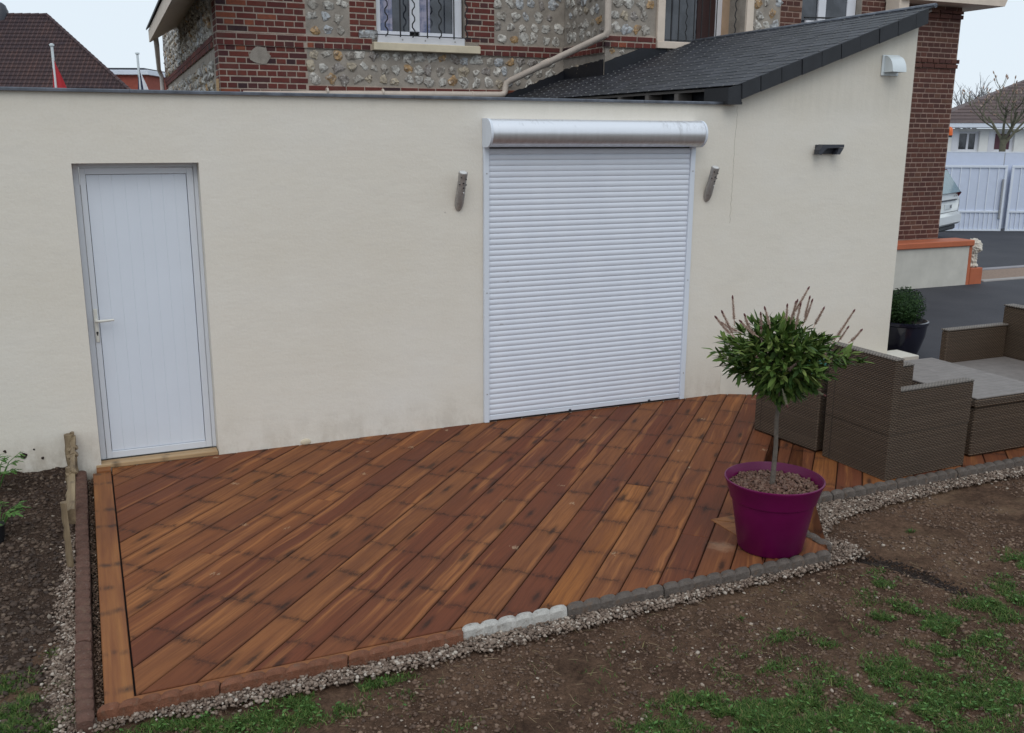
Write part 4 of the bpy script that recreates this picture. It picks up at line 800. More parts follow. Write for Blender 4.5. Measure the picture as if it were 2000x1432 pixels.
# window 1 ----------------------------------------------------------------
w1 = empty('window', None, None); w1.parent = hs; yw = Y1+.06
m = MB(); m.box(3.585, 3.64, yw, yw+.06, 3.55, 4.9, .004); m.box(4.60, 4.72, yw, yw+.06, 3.55, 4.9, .004); m.box(4.02, 4.15, yw-.012, yw+.05, 3.61, 4.9, .004); m.box(3.64, 4.02, yw, yw+.05, 3.55, 3.605, .004); m.box(4.15, 4.60, yw, yw+.05, 3.55, 3.605, .004); m.obj('window_frame', TRIMW, w1)
MB().box(3.64, 4.02, yw+.025, yw+.03, 3.605, 4.9).obj('pane', GLASS, w1); MB().box(4.15, 4.60, yw+.025, yw+.03, 3.605, 4.9).obj('pane', GLASS, w1)
for a, b_ in ((3.641, 3.80), (4.152, 4.30)):
    n_ = 10; V = [(a+(b_-a)*i/n_, yw+.0235-.0015*(i % 2), z_) for z_ in (3.607, 4.9) for i in range(n_+1)]; MB().add(V, [(i, i+1, i+n_+2, i+n_+1) for i in range(n_)]).obj('curtain', CURT, w1)
m = MB(); m.box(3.575, 4.735, Y1-.01, Y1+.06, 3.455, 3.548, .004); m.obj('sub_frame', TRIMW, w1); m = MB(); m.box(3.50, 4.915, Y1-.11, Y1+.05, 3.36, 3.452, .006); m.obj('sill', CREAMS, w1)
for xq in (3.9, 4.2, 4.6): MB().lathe([(.009, 0), (.009, .004)], 8).obj('screw', STEEL, w1, loc=(xq, Y1-.011, 3.50), rot=(math.radians(90), 0, 0))
MB().box(3.34, 3.58, Y1-.025, Y1-.002, 3.49, 3.60, .02).obj('broken_mortar', FLINT, hs)
def grille(parent, name, bars, y_, z0, z1, x0, x1, amp=.022, per=.16, r_=.0085):
    m = MB().box(x0, x1, y_-.004, y_+.004, z0-.006, z0+.006); m.obj('rail', IRON, parent)
    for x_, wv in bars:
        n_ = 34; pts = [(x_+(amp*math.sin(2*math.pi*(z-z0)/per) if wv else 0), y_-.008, z) for z in np.linspace(z0-.02, z1, n_)]
        MB().tube(pts, r_, 6).obj('bar', IRON, parent, True)
g1 = empty('window_grille', 'black iron grille of straight and wavy bars before the curtained window', 'grille', (0, 0, 0))
grille(g1, 'bar', [(3.671, 1), (3.848, 0), (4.021, 1), (4.202, 0), (4.372, 1), (4.557, 0), (4.724, 1)], Y1-.085, 3.545, 4.85, 3.52, 4.93)
# loggia -------------------------------------------------------------------
dp = .62
m = MB(); m.box(6.885, 6.992, Y2-.045, Y2+.0, 3.51, 4.9, .004); m.box(8.243, 8.352, Y2-.045, Y2+.0, 3.51, 4.9, .004); m.box(6.885, 8.352, Y2-.06, Y2+.0, 3.425, 3.508, .005); m.obj('door_surround', BEIGE, hs)
MB().box(8.247, 8.30, Y2+.001, Y2+dp, 3.50, 4.9).obj('reveal', PEACH, hs); MB().box(6.94, 6.988, Y2+.001, Y2+dp, 3.50, 4.9).obj('reveal', PEACH, hs); MB().box(6.99, 8.246, Y2+.002, Y2+dp, 3.44, 3.52).obj('step', plain('pale_tile', (.42, .36, .32), .6), hs)
d2 = empty('door', None, None); d2.parent = hs; m = MB(); m.box(6.99, 7.05, Y2+dp-.10, Y2+dp-.03, 3.52, 4.9); m.box(8.15, 8.246, Y2+dp-.10, Y2+dp-.03, 3.52, 4.9, .004); m.obj('door_frame', TRIMW, d2); MB().box(7.05, 7.85, Y2+dp-.08, Y2+dp-.05, 3.56, 4.9).obj('pane', GLASS, d2); MB().box(7.86, 8.149, Y2+dp-.08, Y2+dp-.05, 3.52, 4.9).obj('door_leaf', plain('dark_red_wood', (.035, .014, .014), .5), d2); MB().box(7.05, 7.85, Y2+dp-.085, Y2+dp-.055, 3.52, 3.56).obj('door_rail', ANTH, d2)
g2 = empty('window_grille', 'black iron grille across the recessed doorway above the slate roof', 'grille', (0, 0, 0))
grille(g2, 'bar', [(7.053, 0), (7.167, 0), (7.282, 0), (7.398, 1), (7.515, 0), (7.632, 0), (7.751, 0), (7.862, 0), (8.16, 1)], Y2+.10, 3.545, 4.85, 7.0, 8.24, .014, .13, .007)
# right window -------------------------------------------------------------
w2 = empty('window', None, None); w2.parent = hs; yw = Y2+.10
m = MB(); m.box(9.175, 9.21, yw, yw+.05, 3.70, 4.9, .004); m.box(9.53, 9.66, yw-.01, yw+.06, 3.74, 4.9, .006); m.box(9.21, 10.04, yw, yw+.05, 3.70, 3.76, .004); m.box(10.04, 10.19, yw, yw+.06, 3.70, 4.9, .006); m.obj('window_frame', TRIMW, w2)
MB().box(9.21, 9.53, yw+.02, yw+.025, 3.76, 4.9).obj('pane', GLASS, w2); MB().box(9.66, 10.04, yw+.02, yw+.025, 3.76, 4.9).obj('pane', GLASS, w2); MB().box(9.15, 10.22, Y2-.06, Y2+.09, 3.63, 3.695, .005).obj('sill', MORTARP, w2)
MB().tube([(9.15, Y2-.08, 3.90), (10.1, Y2-.08, 3.93)], .011, 6).obj('grille_rail', IRON, w2); MB().box(9.20, 9.42, Y2-.07, Y2-.03, 3.84, 3.87, .004).obj('shutter_catch', TRIMW, w2)
# eave slab over the pillar
m = MB(); m.prism([(10.62, 4.19), (12.55, 4.19), (12.62, 4.34), (12.62, 4.45), (10.62, 4.45)], Y2-.35, Y2+1.5, 'y'); m.obj('eave_slab', BEIGE, hs); m = MB().box(10.60, 10.78, Y2-.30, Y2-.03, 4.02, 4.4, .01); m.obj('bracket', BEIGE, hs)
# rainwater pipe --------------------------------------------------------
rp = empty('rainwater_pipe', 'cream rainwater pipe bending down across the flint wall', 'pipe', (0, 0, 0))
MB().tube([(6.105, 3.72, 4.8), (6.11, 3.70, 3.60), (6.10, 3.72, 3.545), (6.06, 3.80, 3.515), (5.33, 4.86, 3.045), (5.285, 4.90, 3.01), (5.27, 4.905, 2.96), (5.265, 4.905, 2.90), (5.24, 4.905, 2.868), (5.19, 4.905, 2.858), (3.3, 4.905, 2.83), (1.9, 4.905, 2.80)], .041, 12).obj('pipe_run', CREAMP, rp, True)
for p in ((6.11, 3.70, 4.1),): MB().tube([(p[0], p[1], p[2]-.015), (p[0], p[1], p[2]+.015)], .048, 12).obj('bracket', CREAMP, rp, True)
MB().tube([(5.66, 4.385, 3.259), (5.60, 4.47, 3.221)], .049, 12).obj('collar', CREAMP, rp, True)
for xq in (4.8, 3.6, 2.9): MB().tube([(xq-.012, 4.905, 2.85), (xq+.012, 4.905, 2.85)], .049, 10).obj('bracket', CREAMP, rp, True)
# beacon
t = empty('beacon_lamp', 'orange beacon lamp on the edge of the brown brick pillar', 'beacon', (12.16, 3.9, 2.37)); MB().lathe([(.05, 0), (.05, .05), (.045, .10), (.02, .125), (.001, .128)], 16).obj('dome', BEACON, t, True); MB().box(-.06, .03, -.03, .03, -.03, .0).obj('bracket', ANTH, t)

# ================================================================== FURNITURE
def rbox(parent, name, x0, x1, y0, y1, z0, z1, mat=None, c=.013): return MB().box(x0, x1, y0, y1, z0, z1, c).obj(name, mat or RATTAN, parent)
ch = empty('rattan_armchair', 'brown rattan armchair at the deck edge, its back towards the magenta pot', 'armchair', (5.012, -2.41, .002), math.radians(2.2))
rbox(ch, 'base', .001, .79, .001, .609, .0, .3265, None, .002); rbox(ch, 'backrest', 0, .075, 0, .61, .327, .858, None, .003); rbox(ch, 'armrest', .0755, .80, 0, .072, .327, .632, None, .003); rbox(ch, 'armrest', .0755, .80, .538, .61, .327, .632, None, .003); rbox(ch, 'seat', .079, .79, .074, .536, .327, .36)
rbox(ch, 'arm_top', .070, .803, -.004, .076, .634, .648, RATTANL, .005); rbox(ch, 'arm_top', .070, .803, .534, .614, .634, .648, RATTANL, .005); rbox(ch, 'back_top', -.004, .079, -.004, .614, .860, .873, RATTANL, .005)
m = MB(); m.box(-.0015, .001, .535, .539, .0, .86); m.obj('seam', RSEAM, ch)
bx = empty('rattan_chest', 'brown rattan chest partly hidden behind the potted bush', 'chest', (4.99, -1.725, .002), math.radians(96.0))
rbox(bx, 'body', 0, .67, -.55, 0, 0, .585); rbox(bx, 'lid', -.006, .676, -.556, .006, .588, .652, RATTAN, .006); rbox(bx, 'seam', .59, .594, -.001, .0015, .0, .58, RSEAM, 0)
tb = empty('rattan_table', 'low rattan coffee table with pale slatted top between armchair and sofa', 'table', (5.97, -2.29, .002))
rbox(tb, 'body', .02, .75, .02, 1.13, 0, .385); rbox(tb, 'rim', 0, .77, 0, 1.15, .387, .452)
for i in range(18): rbox(tb, 'slat', .004, .766, .004+i*.06364, .004+i*.06364+.0615, .4535, .466, TOPM, .003)
sf = empty('rattan_sofa', 'brown rattan sofa at the right edge beside the asphalt drive', 'sofa', (7.18, -2.55, .002))
rbox(sf, 'base', .005, .90, .0, 1.73, .0, .235); rbox(sf, 'seat', -.002, .76, .07, 1.655, .24, .305); rbox(sf, 'armrest', .0, .77, 1.66, 1.735, .24, .615); rbox(sf, 'arm_top', -.004, .775, 1.655, 1.74, .617, .632, RATTANL, .005)
rbox(sf, 'armrest', .0, .77, -.005, .065, .24, .615); rbox(sf, 'backrest', .775, .90, -.005, 1.735, .237, .79); rbox(sf, 'back_top', .771, .904, -.009, 1.739, .792, .805, RATTANL, .005)
rbox(sf, 'seat_panel', .004, .765, .072, 1.652, .307, .317, TOPM, .003)

# teal cloth on the chest
rr = random.Random(8); m = MB(); g_ = 9
V = [(4.93+.20*i/g_+.01*rr.random(), -1.70+.24*j/g_+.01*rr.random(), .662+.035*math.sin(i*1.3+j*.7)**2+.02*rr.random()-(.05 if i == 0 else 0)) for j in range(g_+1) for i in range(g_+1)]
m.add(V+[(a, b_, c_-.012) for a, b_, c_ in V], [(j*(g_+1)+i, j*(g_+1)+i+1, (j+1)*(g_+1)+i+1, (j+1)*(g_+1)+i) for j in range(g_) for i in range(g_)]+[(100+j*(g_+1)+i, 100+j*(g_+1)+i+1, 100+(j+1)*(g_+1)+i+1, 100+(j+1)*(g_+1)+i) for j in range(g_) for i in range(g_)])
tag(m.obj('folded_cloth', TEAL, None, True), 'crumpled teal cloth lying on the rattan chest behind the bush', 'cloth')

# ================================================================== MAGENTA POT AND BOTTLEBRUSH
PX, PY = 3.568, -2.985
pot = empty('plant_pot', 'large magenta plastic pot standing at the deck corner', 'pot', (PX, PY, .002))
MB().lathe([(.150, 0), (.178, .0), (.186, .008), (.236, .302), (.247, .308), (.252, .33), (.277, .408), (.283, .418), (.283, .425), (.276, .428), (.272, .42), (.246, .33), (.235, .30), (.2, .30)], 64).obj('shell', MAGENTA, pot, True)
n = 1500; a = RS.uniform(0, 6.28, n); r = .25*np.sqrt(RS.uniform(0, 1, n)); zc = .372+.012*(1-(r/.25)**2)+RS.uniform(-.012, .01, n)
scatter('clay_pebbles', np.stack([r*np.cos(a), r*np.sin(a), zc], 1), RS.uniform(.0075, .0135, n), CLAY, parent=pot, flat=.85)
MB().lathe([(.2, .30), (.242, .335), (.247, .366), (.001, .374)], 32, cap=False).obj('soil', HUMUS, pot)
bt = empty('bottlebrush_tree', 'small round-headed evergreen with faded flower spikes growing in the magenta pot', 'potted tree', (PX-.015, PY, .37))
trunk = [(0, 0, -.03), (.004, .0, .10), (.012, .005, .25), (.008, .01, .40), (.015, .01, .52), (.02, .0, .66)]
MB().tube(trunk, [.0165, .0145, .013, .0125, .012, .009], 10).obj('trunk', BARK, bt, True)
CC = Vector((.005, 0, .775))
def crown_pt(rr):
    while True:
        p = Vector((rr.uniform(-1, 1), rr.uniform(-1, 1), rr.uniform(-1, 1)))
        if p.length <= 1 and p.length > .25: break
    lob = 1+.62*noise.noise(p.normalized()*2.0+Vector((4, 2, 0)))
    z = p.z*(.215 if p.z > 0 else .26); w_ = .315 if p.z > -.2 else .315*(1-.55*(-p.z-.2)/.8)
    return CC+Vector((p.x*w_*lob, p.y*w_*lob, z)), p
rr = random.Random(4); mb = MB()
for i in range(26):
    p, q_ = crown_pt(rr); p = CC+(p-CC)*.85; mb.tube([(.012, .005, .44+rr.random()*.12), tuple((Vector((.015, 0, .6))+p)/2+Vector((rr.uniform(-.03, .03), rr.uniform(-.03, .03), 0))), tuple(p)], [.006, .004, .002], 5)
mb.obj('branches', BARK, bt)['kind'] = 'stuff'
def leafme(l, w_, bend):
    m = MB(); m.add([(0, 0, 0), (l*.35, w_*.5, .002), (l*.35, 0, -.0015), (l*.35, -w_*.5, .002), (l*.72, w_*.42, -bend*.5), (l*.72, 0, -bend*.5-.002), (l*.72, -w_*.42, -bend*.5), (l, 0, -bend)],
                    [(0, 2, 1), (0, 3, 2), (1, 2, 5, 4), (2, 3, 6, 5), (4, 5, 7), (5, 6, 7)]); return m.mesh('leaf', LEAF)
LM = [leafme(.068, .022, .006), leafme(.082, .024, .014), leafme(.056, .020, .001)]
LS = []
for s in range(620):
    p, q_ = crown_pt(rr); out = Vector((q_.x, q_.y, q_.z*.7+.18)).normalized()
    for k in range(6):
        d = (out+Vector((rr.gauss(0, .55), rr.gauss(0, .55), rr.gauss(0, .5)))).normalized(); u_ = d.cross(Vector((rr.gauss(0, .3), rr.gauss(0, .3), 1))).normalized(); v_ = u_.cross(d)*-1
        if v_.z < 0: v_ = -v_; u_ = -u_
        o_ = p-out*rr.uniform(0, .05); sc_ = rr.uniform(.75, 1.15)
        M = Matrix(((d.x, u_.x, v_.x, o_.x), (d.y, u_.y, v_.y, o_.y), (d.z, u_.z, v_.z, o_.z), (0, 0, 0, 1))) @ Matrix.Diagonal((sc_, sc_, sc_, 1)); LS.append((M, rr.randrange(3)))
bo = Vector(bt.location); view = (CAM-(bo+CC)).normalized()
LS.sort(key=lambda t: -((t[0].translation-CC).dot(view)))
rest = MB(); step = 3
for i, (M, k_) in enumerate(LS):
    if i % 4 == 0 and i < 1200: link('leaf', LM[k_], bt, mw=M)
    else: rest.add([M @ v.co for v in LM[k_].vertices], [tuple(p.vertices) for p in LM[k_].polygons])
rest.obj('foliage', LEAF, bt)['kind'] = 'stuff'
def spike(tip, L_, ang, mat, parent=bt, az=None):
    tip = Vector(tip); d = Vector(ang).normalized(); b_ = tip-d*L_; m = MB(); cv = Vector((rr.uniform(-.01, .01), 0, -.01))
    m.tube([b_, (b_+tip)/2+cv, tip], [.003, .0025, .0015], 5); n_ = int(L_/.0036); a1 = d.orthogonal().normalized(); a2 = d.cross(a1)
    for i in range(n_):
        f = i/n_; p = b_*(1-f)+tip*f+cv*(4*f*(1-f))*.5
        if f < .22: continue
        r_ = .0082*(1.1-.5*f)*rr.uniform(.75, 1.1)
        for j in range(4):
            t = i*2.4+j*1.571+rr.uniform(-.3, .3); u1 = (a1*math.cos(t)+a2*math.sin(t)); u2 = d.cross(u1); s_ = .0019; rr_ = r_*rr.uniform(1.2, 1.9)
            m.add([p+u2*s_, p-u2*s_, p+d*s_*2.2, p+u1*rr_+d*.004+u2*s_*.8, p+u1*rr_+d*.004-u2*s_*.8], [(0, 1, 4, 3), (1, 2, 4), (2, 0, 3), (3, 4, 2)])
    o = m.obj('flower_spike', mat, parent); k_ = MB().tube([tip-d*.004, tip+d*.008, tip+d*.018], [.0045, .006, .002], 6).obj('spike_tip', TIP, o)
SPK = [(3.081, 1.405, .15, -.75), (3.118, 1.46-.03, .16, -.5), (3.12, 1.41, .14, -.9), (3.277, 1.478, .15, -.08), (3.347, 1.445, .11, -.3), (3.42, 1.39, .09, -.35), (3.483, 1.475, .14, -.05), (3.53, 1.44, .10, .02), (3.579, 1.465, .13, .12), (3.679, 1.475, .13, .12), (3.71, 1.42, .09, 0), (3.794, 1.50, .19, .55), (3.81, 1.43, .15, .4), (3.90, 1.38, .14, .75), (4.022, 1.375, .22, .62), (3.99, 1.12, .12, 1.6), (3.98, 1.20, .11, 1.5), (3.93, 1.30, .10, .9), (3.2, 1.35, .13, -1.1), (3.28, 1.40, .1, -.6), (3.36, 1.33, .08, -.2), (3.84, 1.32, .09, .5), (3.25, 1.21, .1, -1.5), (3.5, 1.16, .09, .2), (3.87, 1.11, .08, 1.3)]
for i, (x_, z_, L_, an) in enumerate(SPK):
    dy = rr.uniform(-.22, .12) if i not in (1, 14, 0) else -.03; spike((x_-bo.x, dy, z_-.37+.0*dy), L_, (math.sin(an), rr.uniform(-.25, .25) if i < 22 else -1.0, math.cos(an)), SPIKE)
for (x_, z_, an) in ((3.70, .96, 2.2), (3.45, .93, 3.0)): spike((x_-bo.x, -.20, z_-.37), .09, (math.sin(an), -.4, math.cos(an)), SPIKEG)

# boxwood in the dark glazed pot ------------------------------------------------
bp = empty('glazed_pot', 'dark blue glazed pot standing on the asphalt beside the wall corner', 'pot', (7.96, .40, .0))
MB().lathe([(.12, 0), (.14, 0), (.15, .02), (.20, .16), (.235, .28), (.25, .40), (.262, .41), (.262, .44), (.245, .445), (.235, .43), (.22, .40), (.001, .40)], 48).obj('shell', BLUEPOT, bp, True); MB().lathe([(.236, .405), (.001, .42)], 24, cap=False).obj('soil', HUMUS, bp)
bw = empty('boxwood_ball', 'clipped round boxwood growing in the dark glazed pot', 'shrub', (7.95, .40, .42)); mb = MB(); V = []; F = []
n = 5200; a = RS.normal(0, 1, (n, 3)); a /= np.linalg.norm(a, axis=1)[:, None]; rad = .215*(1-.35*RS.uniform(0, 1, n)**2.2)*(1+.10*(RS.uniform(-1, 1, n))); c_ = a*rad[:, None]*np.array([1, 1, .95])+np.array([0, 0, .165]); t1 = np.cross(a, RS.normal(0, 1, (n, 3))); t1 /= np.linalg.norm(t1, axis=1)[:, None]; t2 = np.cross(a, t1)+a*RS.normal(0, .7, (n, 1)); s_ = RS.uniform(.007, .012, (n, 1))
V = np.stack([c_-t1*s_, c_-t2*s_*.6, c_+t1*s_, c_+t2*s_*.6], 1).reshape(-1, 3); link('foliage', npmesh('foliage', V, (np.arange(n)*4)[:, None]+np.arange(4)[None], BOXL), bw)['kind'] = 'stuff'
MB().tube([(0, 0, -.03), (0, 0, .15)], .014, 8).obj('stem', BARK, bw)
MB().lathe([(.001, -.0), (.10, .03), (.14, .12), (.14, .22), (.08, .30), (.001, .32)], 16).obj('inner_growth', BOXL, bw, True)

# ================================================================== PLANTING BED: LOG FENCE, TOMATO-LIKE PLANTS
lf = empty('log_border_fence', 'low rustic half-log fence between the planting bed and the deck', 'fence', (-.24, -1.6, 0))
def log(name, A, B, r_, mat=WOODG, half=True, seg=10):
    A, B = Vector(A), Vector(B); n_ = 9; L_ = (B-A).length; base = [Vector((L_*i/n_, .008*noise.noise(Vector((i*.9, A.y, 1))), .008*noise.noise(Vector((i*.7, 5, A.x))))) for i in range(n_+1)]
    rs = [r_*(1+.22*noise.noise(Vector((i*1.3, A.y*3, 7)))) for i in range(n_+1)]; m = MB().tube(base, rs, seg)
    if half: m.v = [(x_, max(y_, -.25*r_), z_) for x_, y_, z_ in m.v]
    o = m.obj(name, mat, lf, True); d = (B-A).normalized(); o.location = A-Vector(lf.location); o.rotation_euler = d.to_track_quat('X', 'Z').to_euler(); return o
log('post', (-.268, -1.56, -.10), (-.272, -1.53, .33), .026); log('post', (-.262, -.07, -.05), (-.262, -.06, .30), .034, half=False); log('post', (-.235, -.07, -.05), (-.235, -.05, .31), .022); log('post', (-.258, -.85, -.05), (-.258, -.84, .31), .022)
log('rail', (-.238, -1.50, .225), (-.236, -.86, .235), .043); log('rail', (-.236, -.83, .245), (-.232, -.45, .25), .026); log('rail', (-.236, -.43, .245), (-.228, -.05, .26), .027)
for (yq, zq) in ((-.85, .29), (-.42, .27), (-.28, .275)): log('peg', (-.27, yq, zq-.03), (-.215, yq, zq-.005), .018, half=False, seg=8)
lf.location.x += .075
def weed(x_, y_, z_, h_, n_, lab, sp=.16):
    t = empty('leafy_plant', lab, 'plant', (x_, y_, z_), 0, 'young leafy plants in the planting bed'); m = MB(); r_ = random.Random(int(x_*1000))
    m2 = MB()
    for i in range(n_):
        a = r_.uniform(0, 6.28); rad = r_.uniform(.2, 1)*sp; tip = Vector((math.cos(a)*rad, math.sin(a)*rad, h_*r_.uniform(.5, 1))); mid = tip*.5+Vector((0, 0, h_*.25)); m.tube([(0, 0, 0), mid, tip], [.004, .003, .0015], 5)
        for k in range(7):
            f = .45+.55*k/6; p = mid*(1-f)+tip*f if k < 6 else tip; b_ = a+(1 if k % 2 else -1)*1.0+r_.uniform(-.3, .3) if k < 6 else a; l = r_.uniform(.035, .06); d = Vector((math.cos(b_), math.sin(b_), r_.uniform(-.5, .1))); u_ = Vector((-math.sin(b_), math.cos(b_), 0))*l*.26
            m2.add([p, p+d*l*.35+u_, p+d*l*.55+u_*.5, p+d*l*.75+u_*.7, p+d*l, p+d*l*.75-u_*.7, p+d*l*.55-u_*.5, p+d*l*.35-u_], [(0, 1, 2, 6, 7), (2, 3, 4, 5, 6)])
    m.obj('stem', WEED, t); m2.obj('leaves', WEED, t)['kind'] = 'stuff'
weed(-.64, -.28, .03, .24, 14, 'leafy green plant at the left edge, nearer the wall', .2); weed(-.60, -.92, -.04, .22, 12, 'leafy green plant at the left edge, farther from the wall', .16)
nb = MB().lathe([(.05, 0), (.06, .10), (.063, .11)], 16); o = nb.obj('nursery_pot', IRON, None, True, loc=(-.62, -.98, -.06)); tag(o, 'small black nursery pot on the soil at the left edge', 'pot')

# ================================================================== RETAINING WALL, LION
G = .13
rw = empty('retaining_wall', 'low cream wall with terracotta coping beyond the drive', 'wall', (11.0, 3.5, G))
MB().box(-1.5, 1.40, 0, .30, -.1, .60, .004).obj('wall_body', plain('cream_wall_far', (.53, .51, .46), .9, var=.1, sc=3), rw); MB().box(-1.5, 1.46, -.04, .34, .60, .69, .012).obj('coping', ORANGE, rw); MB().box(1.40, 1.46, 0, .30, -.1, .60).obj('end_face', ORANGE, rw)
pd = MB().box(-.0, .26, -.0, .26, -.02, .25, .008); tag(pd.obj('pedestal', ORANGE, None, loc=(12.475, 3.50, G)), 'small terracotta pedestal under the white lion statue', 'pedestal')
st_ = MB().box(12.74, 13.1, 3.52, 3.7, .10, .17, .005); 
ln = empty('lion_statue', 'white stone lion statue on the terracotta pedestal', 'statue', (12.60, 3.62, G+.25))
bm = bmesh.new()
def blob(c, s, rot=0):
    r_ = bmesh.ops.create_icosphere(bm, subdivisions=3, radius=1); M = Matrix.Translation(c) @ Matrix.Rotation(rot, 4, 'Y') @ Matrix.Diagonal((*s, 1)); bmesh.ops.transform(bm, matrix=M, verts=r_['verts'])
blob((0, 0, .03), (.11, .10, .032)); blob((0, 0, .11), (.065, .065, .10)); blob((-.03, -.04, .10), (.022, .025, .09)); blob((.03, -.05, .10), (.022, .025, .09)); blob((0, .02, .20), (.10, .09, .10)); blob((.0, -.01, .32), (.135, .11, .125)); blob((.02, -.085, .30), (.050, .05, .055)); blob((.03, -.12, .28), (.03, .03, .026)); blob((-.05, -.02, .40), (.022, .02, .022)); blob((.06, -.02, .40), (.022, .02, .022)); blob((0, .09, .07), (.07, .08, .07))
me = bpy.data.meshes.new('lion'); bm.to_mesh(me); bm.free(); me.materials.append(WHITESTONE); o = link('figure', me, ln); rm = o.modifiers.new('r', 'REMESH'); rm.mode = 'VOXEL'; rm.voxel_size = .008; rm.use_smooth_shade = True
tx = bpy.data.textures.new('curls', 'CLOUDS'); tx.noise_scale = .028; dm = o.modifiers.new('d', 'DISPLACE'); dm.texture = tx; dm.strength = .06; dm.texture_coords = 'LOCAL'

# ================================================================== CAR
cf = Vector((-.45, .893, 0)).normalized(); cw = Vector((cf.y, -cf.x, 0))   # forward, right-hand width
car = empty('parked_car', 'white estate car seen from behind, mostly hidden by the brick pillar', 'car', (17.955-cw.x*.93, 8.70-cw.y*.93, G), math.atan2(cw.y, cw.x))
def section(s_, wb_, zb, wm, zs, wr, zr): return [(0, s_, zb), (wb_*.8, s_, zb), (wb_, s_, zb+.10), (wm, s_, .62), (wm, s_, .88), (wm*.975, s_, zs), (wr+.06, s_, zr-.16), (wr, s_, zr-.05), (wr*.8, s_, zr), (0, s_, zr+.02)]
ST = [(.0, .72, .42, .84, .83, .80, .90), (.02, .80, .34, .90, .90, .78, 1.0), (.10, .86, .30, .925, 1.0, .74, 1.14), (.32, .9, .27, .935, 1.03, .66, 1.44), (.55, .9, .25, .94, 1.03, .60, 1.61), (1.2, .9, .24, .94, 1.01, .60, 1.67), (2.4, .9, .24, .94, .99, .60, 1.66), (2.9, .9, .24, .94, .98, .62, 1.52), (3.5, .9, .24, .93, .95, .72, 1.10), (4.3, .85, .26, .88, .82, .72, .92), (4.6, .7, .35, .75, .72, .6, .74)]
V = []; F = []; rows = []
for s_ in ST:
    q = section(*s_); ring = [(x_, y_, z_) for x_, y_, z_ in q]+[(-x_, y_, z_) for x_, y_, z_ in q[-2:0:-1]]; rows.append(len(ring)); V += ring
nr = rows[0]
for i in range(len(ST)-1):
    for j in range(nr): a = i*nr+j; b_ = i*nr+(j+1) % nr; F.append((a, b_, b_+nr, a+nr))
F += [tuple(range(nr))[::-1], tuple(range((len(ST)-1)*nr, len(ST)*nr))]
MB().add(V, F).obj('body', CARW, car, 'all')
MB().add([(-.72, .10, 1.065), (.72, .10, 1.065), (.62, .40, 1.50), (-.62, .40, 1.50), (-.72, -.04, 1.045), (.72, -.04, 1.045), (.60, .26, 1.51), (-.60, .26, 1.51)], [(4, 5, 6, 7), (0, 1, 5, 4), (1, 2, 6, 5), (2, 3, 7, 6), (3, 0, 4, 7)]).obj('rear_window', GLASST, car)
for s_ in (-1, 1):
    MB().add([(s_*a, b_-.10, c_) for a, b_, c_ in ((.74, .045, 1.03), (.90, .10, 1.00), (.94, .16, .92), (.955, .22, 1.02), (.82, .34, 1.35), (.74, .47, 1.53), (.64, .37, 1.52), (.72, .20, 1.20))], [(0, 1, 2, 3, 4, 7), (7, 4, 5, 6)]).obj('tail_lamp', RED, car)
    for yq in (.95, 3.7):
        w_ = empty('wheel', None, None); w_.parent = car; w_.location = (s_*.80, yq, .34); w_.rotation_euler = (0, math.pi/2, 0)
        MB().lathe([(.20, -.10), (.33, -.11), (.345, -.08), (.345, .08), (.33, .11), (.20, .10)], 28, cap=False).obj('tyre', RUBBER, w_, True); MB().lathe([(.001, .06), (.20, .09), (.21, .10)], 20, cap=False).obj('rim', STEEL, w_, True); MB().lathe([(.001, -.06), (.20, -.09), (.21, -.10)], 20, cap=False).obj('rim', STEEL, w_, True)
MB().box(-.91, .91, -.06, .16, .34, .60, .05).obj('bumper', CARW, car, True); MB().box(-.80, .80, .02, .3, .22, .34, .03).obj('lower_bumper', plain('dark_plastic', (.05, .055, .06), .6), car); MB().box(-.55, .55, -.035, .0, .875, .90, .004).obj('hatch_trim', ANTH, car)
MB().box(-.74, .74, -.006, .05, .625, .635, .001).obj('hatch_gap', ANTH, car); pl_ = MB().box(-.26, .26, -.020, .0, .70, .80, .004).obj('number_plate', plain('plate_white', (.62, .66, .68), .4), car)
tc = bpy.data.curves.new('plate_text', 'FONT'); tc.body = 'HS'; tc.size = .10; tc.extrude = .002; tc.materials.append(ANTH); to = bpy.data.objects.new('tmp', tc); COL.objects.link(to); bpy.context.view_layer.update(); tm = bpy.data.meshes.new_from_object(to.evaluated_get(bpy.context.evaluated_depsgraph_get())); bpy.data.objects.remove(to); link('plate_text', tm, pl_, (.09, -.0225, .715), (math.pi/2, 0, 0))
for xq in (.40, .56): MB().box(xq, xq+.05, -.012, .0, .955, .975).obj('badge', STEEL, car)

# ================================================================== GATE
go = Vector((9.441, 14.12, 0)); gy_ = -YAW
def gate(u0, u1, lab, hinge):
    t = empty('driveway_gate', lab, 'gate', (go.x+RH.x*u0, go.y+RH.y*u0, 0), gy_, 'white sheet-metal driveway gate leaves'); w_ = u1-u0
    MB().box(0, w_, .0, .012, .20, 1.66).obj('sheet', GATEW, t)
    for z0_, z1_ in ((1.64, 1.70), (.59, .64), (.155, .20)): MB().box(0, w_, -.035, -.002, z0_, z1_, .004).obj('rail', GATEF, t)
    for a in (0, w_-.06): MB().box(a, a+.06, -.034, -.0025, .201, 1.639 if False else .589, .004).obj('stile', GATEF, t); MB().box(a, a+.06, -.034, -.0025, .641, 1.639, .004).obj('stile', GATEF, t)
    x_ = .23
    while x_ < w_-.1: MB().box(x_-.012, x_+.012, -.024, -.002, .642, 1.638, .003).obj('rib', GATEF, t); x_ += .222
    x_ = .12
    while x_ < w_-.08: MB().box(x_-.010, x_+.010, -.022, -.002, .202, .588, .003).obj('rib', GATEF, t); x_ += .111
    return t
